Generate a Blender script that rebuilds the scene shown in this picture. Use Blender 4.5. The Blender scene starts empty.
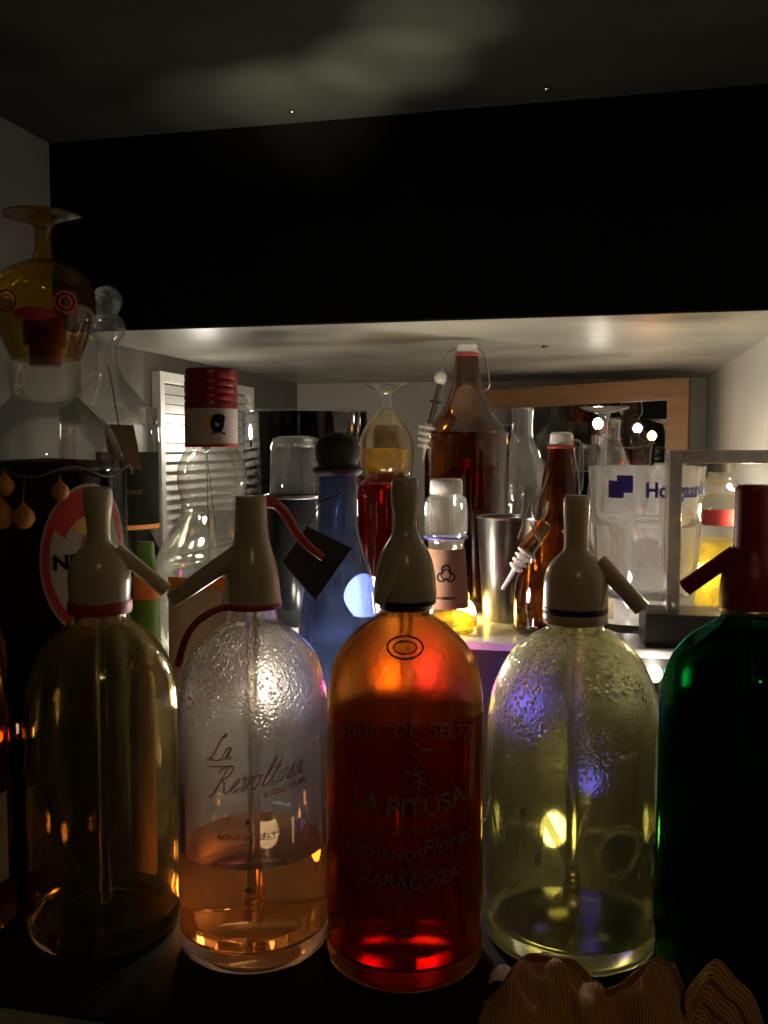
import bpy, bmesh, math, random
from mathutils import Vector, Matrix
random.seed(7)
S = bpy.context.scene
COL = S.collection
PI = math.pi

# ------------------------------------------------------------------ camera
FPX = 930.0
CAMZ = 0.338
YAW = math.radians(13)
P = math.atan(62 / FPX)
FW = Vector((-math.sin(YAW), math.cos(YAW), 0))
RT = Vector((math.cos(YAW), math.sin(YAW), 0))
UP = Vector((0, 0, 1))


def place(px, py, D):
    xc, yc = (px - 384) / FPX, (512 - py) / FPX
    t = D / (math.cos(P) + yc * math.sin(P))
    return Vector((0, 0, CAMZ)) + RT * (xc * t) + FW * D + UP * ((yc * math.cos(P) - math.sin(P)) * t)


def zof(py, D):
    return place(384, py, D).z


def sc(py, D):
    yc = (512 - py) / FPX
    return D / (math.cos(P) + yc * math.sin(P)) / FPX


def prof(D, z0, pts):
    """(py, half width px) -> (r, z) above z0"""
    return [(hw * sc(py, D), zof(py, D) - z0) for py, hw in pts]


cam_d = bpy.data.cameras.new('camera')
cam = bpy.data.objects.new('camera', cam_d)
COL.objects.link(cam)
cam.location = (0, 0, CAMZ)
cam.rotation_euler = (PI / 2 - P, 0, YAW)
cam_d.sensor_fit = 'HORIZONTAL'
cam_d.sensor_width = 36
cam_d.lens = 36 * FPX / 768
cam_d.clip_start = 0.01
S.camera = cam

# ------------------------------------------------------------------ materials
def newmat(name):
    m = bpy.data.materials.new(name)
    m.use_nodes = True
    nt = m.node_tree
    nt.nodes.clear()
    out = nt.nodes.new('ShaderNodeOutputMaterial')
    return m, nt, out


def nz(nt, scale, detail=3.0, coord='Object', rough=0.5):
    tc = nt.nodes.new('ShaderNodeTexCoord')
    n = nt.nodes.new('ShaderNodeTexNoise')
    n.inputs['Scale'].default_value = scale
    n.inputs['Detail'].default_value = detail
    n.inputs['Roughness'].default_value = rough
    nt.links.new(tc.outputs[coord], n.inputs['Vector'])
    return n, tc


def ramp(nt, fac, stops):
    r = nt.nodes.new('ShaderNodeValToRGB')
    e = r.color_ramp.elements
    while len(e) < len(stops):
        e.new(0.5)
    for el, (p, c) in zip(e, stops):
        el.position = p
        el.color = (*c, 1) if len(c) == 3 else c
    nt.links.new(fac, r.inputs['Fac'])
    return r


def solid(name, col, rough=0.5, var=0.12, scale=40, bump=0.0, metal=0.0, spec=0.5, coat=0.0, trans=0.0):
    m, nt, out = newmat(name)
    b = nt.nodes.new('ShaderNodeBsdfPrincipled')
    n, tc = nz(nt, scale)
    lo = tuple(max(0, c * (1 - var)) for c in col)
    hi = tuple(min(1, c * (1 + var)) for c in col)
    r = ramp(nt, n.outputs['Fac'], [(0.3, lo), (0.7, hi)])
    nt.links.new(r.outputs['Color'], b.inputs['Base Color'])
    b.inputs['Roughness'].default_value = rough
    b.inputs['Metallic'].default_value = metal
    b.inputs['Specular IOR Level'].default_value = spec
    b.inputs['Coat Weight'].default_value = coat
    if trans:
        b.inputs['Transmission Weight'].default_value = trans
    if bump:
        bp = nt.nodes.new('ShaderNodeBump')
        bp.inputs['Strength'].default_value = bump
        bp.inputs['Distance'].default_value = 0.002
        nt.links.new(n.outputs['Fac'], bp.inputs['Height'])
        nt.links.new(bp.outputs['Normal'], b.inputs['Normal'])
    nt.links.new(b.outputs[0], out.inputs[0])
    return m


def glass(name, col, rough=0.0, ior=1.5, drops=None, wob=0.0, scale=160, strength=0.5, haze=0.0, fog=0.2):
    """refracting glass; drops=(z0,z1): condensation beads between those local heights"""
    m, nt, out = newmat(name)
    g = nt.nodes.new('ShaderNodeBsdfGlass')
    g.inputs['Color'].default_value = (*col, 1)
    g.inputs['Roughness'].default_value = rough
    g.inputs['IOR'].default_value = ior
    tc = nt.nodes.new('ShaderNodeTexCoord')
    if haze:
        tr = nt.nodes.new('ShaderNodeBsdfTranslucent')
        tr.inputs['Color'].default_value = (*[c ** .5 for c in col], 1)
        mx = nt.nodes.new('ShaderNodeMixShader')
        hn = nt.nodes.new('ShaderNodeTexNoise'); hn.inputs['Scale'].default_value = 22; hn.inputs['Detail'].default_value = 4
        nt.links.new(tc.outputs['Object'], hn.inputs['Vector'])
        hr = ramp(nt, hn.outputs['Fac'], [(0.3, (haze * .35,) * 3), (0.75, (haze,) * 3)])
        nt.links.new(hr.outputs['Color'], mx.inputs[0])
        nt.links.new(g.outputs[0], mx.inputs[1]); nt.links.new(tr.outputs[0], mx.inputs[2])
        nt.links.new(mx.outputs[0], out.inputs[0])
    else:
        nt.links.new(g.outputs[0], out.inputs[0])
    if drops:
        sep = nt.nodes.new('ShaderNodeSeparateXYZ')
        nt.links.new(tc.outputs['Object'], sep.inputs[0])
        mr = nt.nodes.new('ShaderNodeMapRange')
        mr.interpolation_type = 'SMOOTHSTEP'
        mr.inputs['From Min'].default_value = drops[0]
        mr.inputs['From Max'].default_value = drops[1]
        nt.links.new(sep.outputs['Z'], mr.inputs['Value'])
        v = nt.nodes.new('ShaderNodeTexVoronoi')
        v.inputs['Scale'].default_value = scale
        nt.links.new(tc.outputs['Object'], v.inputs['Vector'])
        r = ramp(nt, v.outputs['Distance'], [(0.0, (1, 1, 1)), (0.45, (0, 0, 0))])
        n = nt.nodes.new('ShaderNodeTexNoise')
        n.inputs['Scale'].default_value = 45
        nt.links.new(tc.outputs['Object'], n.inputs['Vector'])
        r2 = ramp(nt, n.outputs['Fac'], [(0.38, (0, 0, 0)), (0.62, (1, 1, 1))])
        mu = nt.nodes.new('ShaderNodeMath'); mu.operation = 'MULTIPLY'
        nt.links.new(r.outputs['Color'], mu.inputs[0]); nt.links.new(r2.outputs['Color'], mu.inputs[1])
        mu2 = nt.nodes.new('ShaderNodeMath'); mu2.operation = 'MULTIPLY'
        nt.links.new(mu.outputs[0], mu2.inputs[0]); nt.links.new(mr.outputs[0], mu2.inputs[1])
        bp = nt.nodes.new('ShaderNodeBump')
        bp.inputs['Strength'].default_value = strength
        bp.inputs['Distance'].default_value = 0.0012
        nt.links.new(mu2.outputs[0], bp.inputs['Height'])
        nt.links.new(bp.outputs['Normal'], g.inputs['Normal'])
        mr2 = nt.nodes.new('ShaderNodeMath'); mr2.operation = 'MULTIPLY'
        mr2.inputs[1].default_value = fog
        nt.links.new(mr.outputs[0], mr2.inputs[0])
        ad = nt.nodes.new('ShaderNodeMath'); ad.operation = 'ADD'
        ad.inputs[1].default_value = rough
        nt.links.new(mr2.outputs[0], ad.inputs[0])
        nt.links.new(ad.outputs[0], g.inputs['Roughness'])
    elif wob:
        n = nt.nodes.new('ShaderNodeTexNoise')
        n.inputs['Scale'].default_value = 28
        nt.links.new(tc.outputs['Object'], n.inputs['Vector'])
        bp = nt.nodes.new('ShaderNodeBump')
        bp.inputs['Strength'].default_value = wob
        bp.inputs['Distance'].default_value = 0.004
        nt.links.new(n.outputs['Fac'], bp.inputs['Height'])
        nt.links.new(bp.outputs['Normal'], g.inputs['Normal'])
    return m


def thin(name, col, edge=(0.35, 0.36, 0.34), rough=0.03, refl=1.0, wob=0.0, milk=0.0, milkcol=None):
    """thin-walled glass: tinted pass-through, mirror-like by Fresnel, darker through the rim"""
    m, nt, out = newmat(name)
    lw = nt.nodes.new('ShaderNodeLayerWeight')
    lw.inputs['Blend'].default_value = 0.35
    r = ramp(nt, lw.outputs['Facing'], [(0.15, col), (0.95, tuple(c * e for c, e in zip(col, edge)))])
    t = nt.nodes.new('ShaderNodeBsdfTransparent')
    nt.links.new(r.outputs['Color'], t.inputs['Color'])
    g = nt.nodes.new('ShaderNodeBsdfGlossy')
    g.inputs['Roughness'].default_value = rough
    fr = nt.nodes.new('ShaderNodeFresnel')
    fr.inputs['IOR'].default_value = 1.45
    mu = nt.nodes.new('ShaderNodeMath'); mu.operation = 'MULTIPLY'; mu.use_clamp = True
    mu.inputs[1].default_value = 1.5 * refl
    nt.links.new(fr.outputs[0], mu.inputs[0])
    mn = nt.nodes.new('ShaderNodeMath'); mn.operation = 'MINIMUM'
    mn.inputs[1].default_value = 0.42
    nt.links.new(mu.outputs[0], mn.inputs[0])
    mx = nt.nodes.new('ShaderNodeMixShader')
    nt.links.new(mn.outputs[0], mx.inputs[0])
    base = t
    if milk:
        d = nt.nodes.new('ShaderNodeBsdfTranslucent')
        d.inputs['Color'].default_value = (*(milkcol or col), 1)
        m2 = nt.nodes.new('ShaderNodeMixShader')
        n0, _ = nz(nt, 60, 4)
        rr = ramp(nt, n0.outputs['Fac'], [(0.35, (milk * .4,) * 3), (0.7, (milk,) * 3)])
        nt.links.new(rr.outputs['Color'], m2.inputs[0])
        nt.links.new(t.outputs[0], m2.inputs[1]); nt.links.new(d.outputs[0], m2.inputs[2])
        base = m2
    nt.links.new(base.outputs[0], mx.inputs[1]); nt.links.new(g.outputs[0], mx.inputs[2])
    n, _ = nz(nt, 35, 2)
    bp = nt.nodes.new('ShaderNodeBump')
    bp.inputs['Strength'].default_value = max(wob, 0.02)
    bp.inputs['Distance'].default_value = 0.004
    nt.links.new(n.outputs['Fac'], bp.inputs['Height'])
    nt.links.new(bp.outputs['Normal'], g.inputs['Normal'])
    nt.links.new(bp.outputs['Normal'], fr.inputs['Normal'])
    nt.links.new(mx.outputs[0], out.inputs[0])
    return m


def emis(name, col, strength):
    m, nt, out = newmat(name)
    e = nt.nodes.new('ShaderNodeEmission')
    e.inputs['Color'].default_value = (*col, 1)
    e.inputs['Strength'].default_value = strength
    nt.links.new(e.outputs[0], out.inputs[0])
    return m


M = {}
M['beige'] = solid('beige_plastic', (0.56, 0.455, 0.285), 0.24, 0.08)
M['redplastic'] = solid('red_plastic', (0.30, 0.012, 0.012), 0.4, 0.1)
M['redrubber'] = solid('red_rubber', (0.42, 0.035, 0.03), 0.45)
M['black'] = solid('black_plastic', (0.012, 0.011, 0.010), 0.45)
M['blackrubber'] = solid('black_rubber', (0.010, 0.0095, 0.009), 0.75, 0.3, 120, 0.15, spec=0.2)
M['whiteplastic'] = solid('white_plastic', (0.78, 0.76, 0.72), 0.4, 0.05)
M['porcelain'] = solid('porcelain', (0.82, 0.80, 0.76), 0.2, 0.03, coat=0.3)
M['paper'] = solid('white_label_paper', (0.46, 0.41, 0.37), 0.8, 0.06, 80)
M['tanpaper'] = solid('tan_label_paper', (0.19, 0.105, 0.065), 0.9, 0.1, 80, spec=0.1)
M['redprint'] = solid('red_print', (0.50, 0.03, 0.03), 0.6)
M['blackprint'] = solid('black_print', (0.008, 0.007, 0.006), 0.8, spec=0.1)
M['yellowprint'] = solid('yellow_print', (0.62, 0.36, 0.06), 0.6)
M['orangeprint'] = solid('orange_print', (0.75, 0.24, 0.04), 0.6)
M['blueprint'] = solid('blue_print', (0.02, 0.035, 0.30), 0.5)
M['greenprint'] = solid('green_print', (0.16, 0.34, 0.05), 0.6)
M['redetch'] = solid('red_enamel_print', (0.28, 0.05, 0.05), 0.6)
M['whiteetch'] = solid('pale_enamel_print', (0.26, 0.20, 0.17), 0.8)
M['steel'] = solid('brushed_steel', (0.30, 0.29, 0.28), 0.3, 0.1, 90, metal=1.0)
M['wire'] = solid('bail_wire', (0.45, 0.43, 0.40), 0.3, 0.1, metal=1.0)
M['brass'] = solid('brass', (0.60, 0.45, 0.22), 0.35, 0.1, metal=1.0)
M['cork'] = solid('dark_stopper', (0.02, 0.018, 0.016), 0.6, 0.3, 90, 0.2)
M['browncap'] = solid('brown_cap', (0.12, 0.06, 0.035), 0.6)
M['redcap'] = solid('red_metal_cap', (0.22, 0.010, 0.014), 0.32, 0.1)
M['cable'] = solid('dark_cable', (0.02, 0.022, 0.02), 0.5)
M['clearglass'] = thin('clear_thin_glass', (0.95, 0.95, 0.92), (0.62, 0.62, 0.58), refl=0.8, milk=0.16)
M['sheet'] = thin('clear_acrylic_sheet', (0.95, 0.95, 0.93), (0.8, 0.8, 0.8), refl=0.8)
M['wavyglass'] = thin('wavy_clear_glass', (0.95, 0.95, 0.95), (0.6, 0.6, 0.6), wob=0.5, refl=1.5, milk=0.15)
M['goldglass'] = thin('gold_glass', (0.80, 0.60, 0.14), (0.55, 0.45, 0.2), milk=0.1)
M['goldclear'] = thin('straw_glass', (0.93, 0.9, 0.72), (0.6, 0.55, 0.4), milk=0.15)
M['brownglass'] = thin('brown_bottle_glass', (0.45, 0.22, 0.05), (0.25, 0.2, 0.15), milk=0.05)
M['brownglass2'] = thin('brown_bottle_glass_dark', (0.40, 0.18, 0.035), (0.3, 0.2, 0.15), milk=0.06)
M['redglass'] = thin('deep_red_glass', (0.36, 0.04, 0.012), (0.3, 0.2, 0.2), milk=0.25)
M['smoke'] = thin('smoked_glass', (0.16, 0.13, 0.10), (0.5, 0.5, 0.5))
M['blueglass'] = thin('cobalt_glass', (0.10, 0.12, 0.23), (0.3, 0.35, 0.5), milk=0.13, milkcol=(.36, .42, .50))
M['amber_partial'] = glass('amber_bottle_glass', (0.75, 0.40, 0.10))
M['acrylic'] = solid('frosted_acrylic_edge', (0.40, 0.37, 0.33), 0.25, 0.25, 60, trans=0.4)
M['rum'] = glass('dark_rum', (0.12, 0.03, 0.008), 0.0, 1.33)
M['clearliquid'] = thin('clear_spirit', (0.90, 0.90, 0.84), (0.6, 0.6, 0.55))
M['cola'] = glass('black_liquor', (0.04, 0.02, 0.015), 0, 1.33)
M['beer'] = glass('amber_beer', (0.70, 0.32, 0.06), 0.1, 1.2)
M['yellowliquid'] = thin('yellow_liqueur', (0.95, 0.78, 0.20), (0.6, 0.5, 0.3), milk=0.45)
M['yband'] = thin('yellow_neck_band', (0.95, 0.72, 0.12), (0.7, 0.6, 0.4), milk=0.9)
M['amberliquid'] = glass('pale_amber_soda', (0.93, 0.66, 0.40), 0.0, 1.33)
M['tube'] = glass('dip_tube_plastic', (0.80, 0.76, 0.66), 0.25, 1.35)
M['frost'] = solid('frosted_bulb', (0.7, 0.7, 0.7))


def paint(name, col, rough, var, scale, bump, spec=0.5):
    return solid(name, col, rough, var, scale, bump, spec=spec)


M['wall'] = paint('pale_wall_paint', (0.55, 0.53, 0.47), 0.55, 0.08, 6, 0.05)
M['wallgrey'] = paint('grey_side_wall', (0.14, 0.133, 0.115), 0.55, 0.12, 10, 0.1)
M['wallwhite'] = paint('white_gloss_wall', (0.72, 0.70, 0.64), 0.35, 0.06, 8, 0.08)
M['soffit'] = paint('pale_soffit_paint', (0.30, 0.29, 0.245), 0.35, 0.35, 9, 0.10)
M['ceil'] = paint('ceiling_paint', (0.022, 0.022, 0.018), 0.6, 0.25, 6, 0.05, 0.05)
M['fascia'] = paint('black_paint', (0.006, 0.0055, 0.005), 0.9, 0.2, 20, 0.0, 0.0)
M['counter'] = paint('grey_stone', (0.34, 0.30, 0.24), 0.5, 0.2, 90, 0.0)
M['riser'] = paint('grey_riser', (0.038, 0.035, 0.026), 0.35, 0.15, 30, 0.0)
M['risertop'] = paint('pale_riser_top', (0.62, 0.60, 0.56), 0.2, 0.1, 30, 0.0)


def wood(name, c1, c2, axis='X'):
    m, nt, out = newmat(name)
    b = nt.nodes.new('ShaderNodeBsdfPrincipled')
    tc = nt.nodes.new('ShaderNodeTexCoord')
    mp = nt.nodes.new('ShaderNodeMapping')
    mp.inputs['Scale'].default_value = (6, 60, 60) if axis == 'X' else (60, 60, 6)
    nt.links.new(tc.outputs['Object'], mp.inputs[0])
    n = nt.nodes.new('ShaderNodeTexNoise')
    n.inputs['Scale'].default_value = 2.5
    n.inputs['Detail'].default_value = 5
    nt.links.new(mp.outputs[0], n.inputs['Vector'])
    r = ramp(nt, n.outputs['Fac'], [(0.3, c1), (0.7, c2)])
    nt.links.new(r.outputs['Color'], b.inputs['Base Color'])
    b.inputs['Roughness'].default_value = 0.5
    nt.links.new(b.outputs[0], out.inputs[0])
    return m


M['wood'] = wood('oak_frame', (0.13, 0.058, 0.018), (0.20, 0.095, 0.03))

m, nt, out = newmat('mirror_silver')
g = nt.nodes.new('ShaderNodeBsdfGlossy'); g.inputs['Roughness'].default_value = 0.02
g.inputs['Color'].default_value = (0.8, 0.8, 0.78, 1)
n, _ = nz(nt, 12)
bp = nt.nodes.new('ShaderNodeBump'); bp.inputs['Strength'].default_value = 0.03
nt.links.new(n.outputs['Fac'], bp.inputs['Height']); nt.links.new(bp.outputs[0], g.inputs['Normal'])
nt.links.new(g.outputs[0], out.inputs[0])
M['mirror'] = m

# ------------------------------------------------------------------ mesh helpers
def finish(bm, name, mat, parent=None, smooth=True, angle=40):
    bmesh.ops.recalc_face_normals(bm, faces=bm.faces)
    me = bpy.data.meshes.new(name)
    bm.to_mesh(me); bm.free()
    if smooth:
        me.shade_smooth()
        me.set_sharp_from_angle(angle=math.radians(angle))
    me.materials.append(mat)
    o = bpy.data.objects.new(name, me)
    COL.objects.link(o)
    if parent is not None:
        o.parent = parent
    return o


def add_lathe(bm, pts, seg=56, off=(0, 0, 0)):
    rings = []
    ox, oy, oz = off
    for r, z in pts:
        if r <= 1e-6:
            rings.append([bm.verts.new((ox, oy, oz + z))])
        else:
            rings.append([bm.verts.new((ox + r * math.sin(2 * PI * k / seg), oy - r * math.cos(2 * PI * k / seg), oz + z)) for k in range(seg)])
    for a, b in zip(rings, rings[1:]):
        if len(a) == 1 and len(b) == 1:
            continue
        for k in range(seg):
            k2 = (k + 1) % seg
            if len(a) == 1:
                bm.faces.new((a[0], b[k2], b[k]))
            elif len(b) == 1:
                bm.faces.new((a[k], a[k2], b[0]))
            else:
                bm.faces.new((a[k], a[k2], b[k2], b[k]))
    return bm


def spline(pts, n=4):
    """smooth a profile with Catmull-Rom, keeping monotone-ish shape"""
    res = []
    for i in range(len(pts) - 1):
        p0 = pts[max(i - 1, 0)]; p1 = pts[i]; p2 = pts[i + 1]; p3 = pts[min(i + 2, len(pts) - 1)]
        for k in range(n):
            t = k / n
            res.append(tuple(0.5 * ((2 * p1[j]) + (-p0[j] + p2[j]) * t + (2 * p0[j] - 5 * p1[j] + 4 * p2[j] - p3[j]) * t * t
                                    + (-p0[j] + 3 * p1[j] - 3 * p2[j] + p3[j]) * t ** 3) for j in range(len(p1))))
    res.append(tuple(pts[-1]))
    return res


def add_tube(bm, pts, r, seg=10, cap=True, r2=None, flat=1.0):
    pts = [Vector(p) for p in pts]
    n = len(pts)
    rings = []
    prevu = None
    for i, p in enumerate(pts):
        d = (pts[min(i + 1, n - 1)] - pts[max(i - 1, 0)]).normalized()
        u = prevu if prevu else (Vector((0, 0, 1)) if abs(d.z) < 0.9 else Vector((0, 1, 0)))
        u = (u - d * u.dot(d)).normalized()
        prevu = u
        v = d.cross(u)
        rr = r if r2 is None else r + (r2 - r) * i / (n - 1)
        rings.append([bm.verts.new(p + u * (rr * math.cos(2 * PI * k / seg)) + v * (rr * flat * math.sin(2 * PI * k / seg))) for k in range(seg)])
    for a, b in zip(rings, rings[1:]):
        for k in range(seg):
            bm.faces.new((a[k], a[(k + 1) % seg], b[(k + 1) % seg], b[k]))
    if cap:
        bm.faces.new(rings[0][::-1]); bm.faces.new(rings[-1])
    return bm


def add_box(bm, x0, x1, y0, y1, z0, z1, bev=0.0):
    r = bmesh.ops.create_cube(bm, size=1)
    for v in r['verts']:
        v.co = Vector(((x0 + x1) / 2 + v.co.x * (x1 - x0), (y0 + y1) / 2 + v.co.y * (y1 - y0), (z0 + z1) / 2 + v.co.z * (z1 - z0)))
    if bev:
        es = list({e for v in r['verts'] for e in v.link_edges})
        bmesh.ops.bevel(bm, geom=es, offset=bev, segments=2, affect='EDGES', profile=0.6)
    return bm


def add_ball(bm, c, r, sx=1, sy=1, sz=1, seg=20):
    res = bmesh.ops.create_uvsphere(bm, u_segments=seg, v_segments=seg // 2 + 2, radius=1)
    for v in res['verts']:
        v.co = Vector((c[0] + v.co.x * r * sx, c[1] + v.co.y * r * sy, c[2] + v.co.z * r * sz))
    return bm


def wrap(x, z, R):
    a = x / R
    return Vector((R * math.sin(a), -R * math.cos(a), z))


def add_patch(bm, x0, x1, z0, z1, Rf, th=0.0004, nx=24, nz_=6):
    """rectangular label on a body of radius Rf(z) (number or function)"""
    f = Rf if callable(Rf) else (lambda z: Rf)
    V = {}
    for i in range(nx + 1):
        for j in range(nz_ + 1):
            x = x0 + (x1 - x0) * i / nx; z = z0 + (z1 - z0) * j / nz_
            R0 = f(z)
            for s in (0, 1):
                a = x / (f((z0 + z1) / 2))
                R = R0 + th * s
                V[i, j, s] = bm.verts.new((R * math.sin(a), -R * math.cos(a), z))
    for i in range(nx):
        for j in range(nz_):
            bm.faces.new((V[i, j, 1], V[i + 1, j, 1], V[i + 1, j + 1, 1], V[i, j + 1, 1]))
            bm.faces.new((V[i, j, 0], V[i, j + 1, 0], V[i + 1, j + 1, 0], V[i + 1, j, 0]))
    for i in range(nx):
        for j in (0, nz_):
            bm.faces.new((V[i, j, 0], V[i + 1, j, 0], V[i + 1, j, 1], V[i, j, 1]))
    for j in range(nz_):
        for i in (0, nx):
            bm.faces.new((V[i, j, 0], V[i, j + 1, 0], V[i, j + 1, 1], V[i, j, 1]))
    return bm


def add_ellipse(bm, cx, cz, ax, az, R, r0=0.0, a0=0, a1=2 * PI, seg=48, nr=6, th=0.0):
    """disc or ring sector wrapped on a cylinder of radius R (R<=0 : flat, facing -Y at y=R)"""
    full = abs(a1 - a0 - 2 * PI) < 1e-4
    ns = seg
    rows = []
    for j in range(nr + 1):
        t = r0 + (1 - r0) * j / nr
        row = []
        for k in range(ns if full else ns + 1):
            a = a0 + (a1 - a0) * k / ns
            x, z = cx + ax * t * math.cos(a), cz + az * t * math.sin(a)
            row.append(bm.verts.new(wrap(x, z, R) if R > 0 else Vector((x, R, z))))
        rows.append(row)
    m = len(rows[0])
    for a, b in zip(rows, rows[1:]):
        for k in range(m if full else m - 1):
            try:
                bm.faces.new((a[k], b[k], b[(k + 1) % m], a[(k + 1) % m]))
            except ValueError:
                pass
    bmesh.ops.remove_doubles(bm, verts=bm.verts, dist=1e-7)
    return bm


def text_bm(bm, s, size, cx, cz, R, shear=0.0, rot=0.0, ext=0.00025, bold=0.0, arc=None, space=1.0, sy=1.0):
    """lettering, wrapped onto a body of radius R; arc: radius of a vertical curve of the base line"""
    cu = bpy.data.curves.new('tmp', 'FONT')
    cu.body = s; cu.size = size; cu.align_x = 'CENTER'; cu.align_y = 'CENTER'
    cu.shear = shear; cu.extrude = ext; cu.offset = bold; cu.space_character = space
    cu.resolution_u = 3
    o = bpy.data.objects.new('tmp', cu)
    COL.objects.link(o)
    dg = bpy.context.evaluated_depsgraph_get()
    me = bpy.data.meshes.new_from_object(o.evaluated_get(dg))
    tmp = bmesh.new(); tmp.from_mesh(me)
    bpy.data.objects.remove(o); bpy.data.curves.remove(cu); bpy.data.meshes.remove(me)
    bmesh.ops.triangulate(tmp, faces=tmp.faces)
    vm = {}
    for v in tmp.verts:
        x, y, h = v.co.x, v.co.y * sy, v.co.z
        if arc:
            a = x / arc
            x, y = (arc + y) * math.sin(a), (arc + y) * math.cos(a) - arc
        x, y = x * math.cos(rot) - y * math.sin(rot), x * math.sin(rot) + y * math.cos(rot)
        x += cx; y += cz
        if R > 0:
            vm[v] = bm.verts.new(wrap(x, y, R) * 1.0)
            vm[v].co.x *= (R + h + ext) / R; vm[v].co.y *= (R + h + ext) / R
        else:
            vm[v] = bm.verts.new((x, R - h - ext, y))
    for f in tmp.faces:
        try:
            bm.faces.new([vm[v] for v in f.verts])
        except ValueError:
            pass
    tmp.free()
    return bm


def thing(name, label, cat, loc, group=None, face=True, rz=None):
    o = bpy.data.objects.new(name, None)
    o.empty_display_size = 0.03
    COL.objects.link(o)
    o.location = loc
    if rz is None:
        # local -Y looks towards where people stand at the bar
        v = Vector((loc[0], loc[1]))
        rz = -math.atan2(v.x, v.y) if face else 0
    o.rotation_euler = (0, 0, rz)
    o['label'] = label; o['category'] = cat
    if group:
        o['group'] = group
    return o


def tag(o, label, cat, group=None):
    o['label'] = label; o['category'] = cat
    if group:
        o['group'] = group
    return o


def struct(name, bm, mat, parent=None, smooth=False):
    o = finish(bm, name, mat, parent, smooth)
    o['kind'] = 'structure'
    return o


def shell(outer, t=0.004, base=0.012):
    """outer profile bottom->top (r,z); returns a closed wall profile with a thick base"""
    inner = []
    for i, (r, z) in enumerate(outer):
        if z >= base:
            inner.append((max(r - t, 0.001), z))
    r0 = max(inner[0][0], 0.002)
    prof_ = [(0, 0.0025), (outer[0][0] * 0.75, 0.0015)] + list(outer) + inner[::-1]
    prof_ += [(r0 * 0.96, base + 0.0), (r0 * 0.8, base - 0.0015), (0, base + 0.001)]
    return prof_


def rad_at(outer, z):
    for (r1, z1), (r2, z2) in zip(outer, outer[1:]):
        if z1 <= z <= z2 and z2 > z1:
            return r1 + (r2 - r1) * (z - z1) / (z2 - z1)
    return outer[-1][0]


def liquid_prof(outer, level, t, base):
    pts = [(0, base - 0.0005)]
    rr = []
    for r, z in outer:
        if base + 0.001 < z < level:
            rr.append((r - t + 0.0004, z))
    pts.append((rr[0][0] * 0.97, base - 0.0005))
    pts += rr
    pts.append((rad_at(outer, level) - t + 0.0004, level))
    pts.append((0, level))
    return pts


# ------------------------------------------------------------------ the setting (bar niche)
XL, XR = -0.539, 0.172
YF, YB = 0.85, 1.63
ZS = CAMZ + 0.120          # soffit of the niche
ZC = CAMZ + 0.305          # ceiling panel above
RZ = CAMZ - 0.172          # top of the step at the back
RY = 0.83                  # front of that step

bm = bmesh.new(); add_box(bm, XL - 0.05, XR + 0.05, YB, YB + 0.03, -0.05, ZC + 0.05)
struct('wall_back', bm, M['wall'])
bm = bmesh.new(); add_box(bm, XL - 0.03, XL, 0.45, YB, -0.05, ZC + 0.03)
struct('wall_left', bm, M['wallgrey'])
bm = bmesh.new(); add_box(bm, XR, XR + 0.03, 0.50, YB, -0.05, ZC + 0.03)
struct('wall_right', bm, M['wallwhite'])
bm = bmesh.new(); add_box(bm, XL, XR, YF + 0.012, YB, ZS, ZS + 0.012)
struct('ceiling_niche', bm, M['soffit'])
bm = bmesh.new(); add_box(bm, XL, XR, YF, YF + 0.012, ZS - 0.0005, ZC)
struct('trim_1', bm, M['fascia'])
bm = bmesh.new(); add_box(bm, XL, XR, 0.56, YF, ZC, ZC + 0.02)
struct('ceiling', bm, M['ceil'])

# counter, bar mat, step
bm = bmesh.new(); add_box(bm, XL, XR, 0.36, YB, -0.04, 0.0)
o = struct('countertop', bm, M['counter'])
MAT_T = 0.003
bm = bmesh.new(); add_box(bm, XL + 0.005, XR - 0.004, 0.477, 0.822, 0.0, MAT_T, 0.001)
tag(finish(bm, 'bar_mat', M['blackrubber']), 'black rubber bar mat covering the counter under the row of siphons', 'mat')
st = thing('display_step', 'long raised grey step at the back of the bar niche', 'shelf', (0, RY, 0), face=False, rz=0)
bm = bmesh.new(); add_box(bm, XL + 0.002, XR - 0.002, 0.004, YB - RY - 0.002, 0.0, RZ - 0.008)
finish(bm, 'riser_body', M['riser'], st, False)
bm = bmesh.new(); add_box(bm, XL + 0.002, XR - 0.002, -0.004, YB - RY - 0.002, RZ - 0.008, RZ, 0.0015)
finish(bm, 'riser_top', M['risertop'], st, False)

# screws
for i, (px, py) in enumerate(((292, 120), (547, 98))):
    D = (ZC - CAMZ) / ((450 - py) / FPX)
    p = place(px, py, D)
    bm = bmesh.new(); add_ball(bm, (0, 0, 0), 0.0035, 1, 1, 0.6, 12)
    s = finish(bm, 'ceiling_screw', M['steel']); s.location = (p.x, p.y, ZC - 0.001)
    tag(s, ('steel screw head in the upper ceiling beside the pale swirl of light', 'lone steel screw head in the dark upper ceiling, right half')[i], 'screw', 'screws in the ceilings')
for i, (px, py) in enumerate(((172, 361), (545, 347))):
    D = 0.120 / ((450 - py) / FPX)
    p = place(px, py, D)
    bm = bmesh.new(); add_ball(bm, (0, 0, 0), 0.004, 1, 1, 0.6, 12)
    s = finish(bm, 'ceiling_screw', M['steel']); s.location = (p.x, p.y, ZS - 0.001)
    tag(s, ('steel screw head in the niche soffit above the red-capped bottle', 'steel screw head in the niche soffit near the wooden mirror')[i], 'screw', 'screws in the ceilings')

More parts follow.
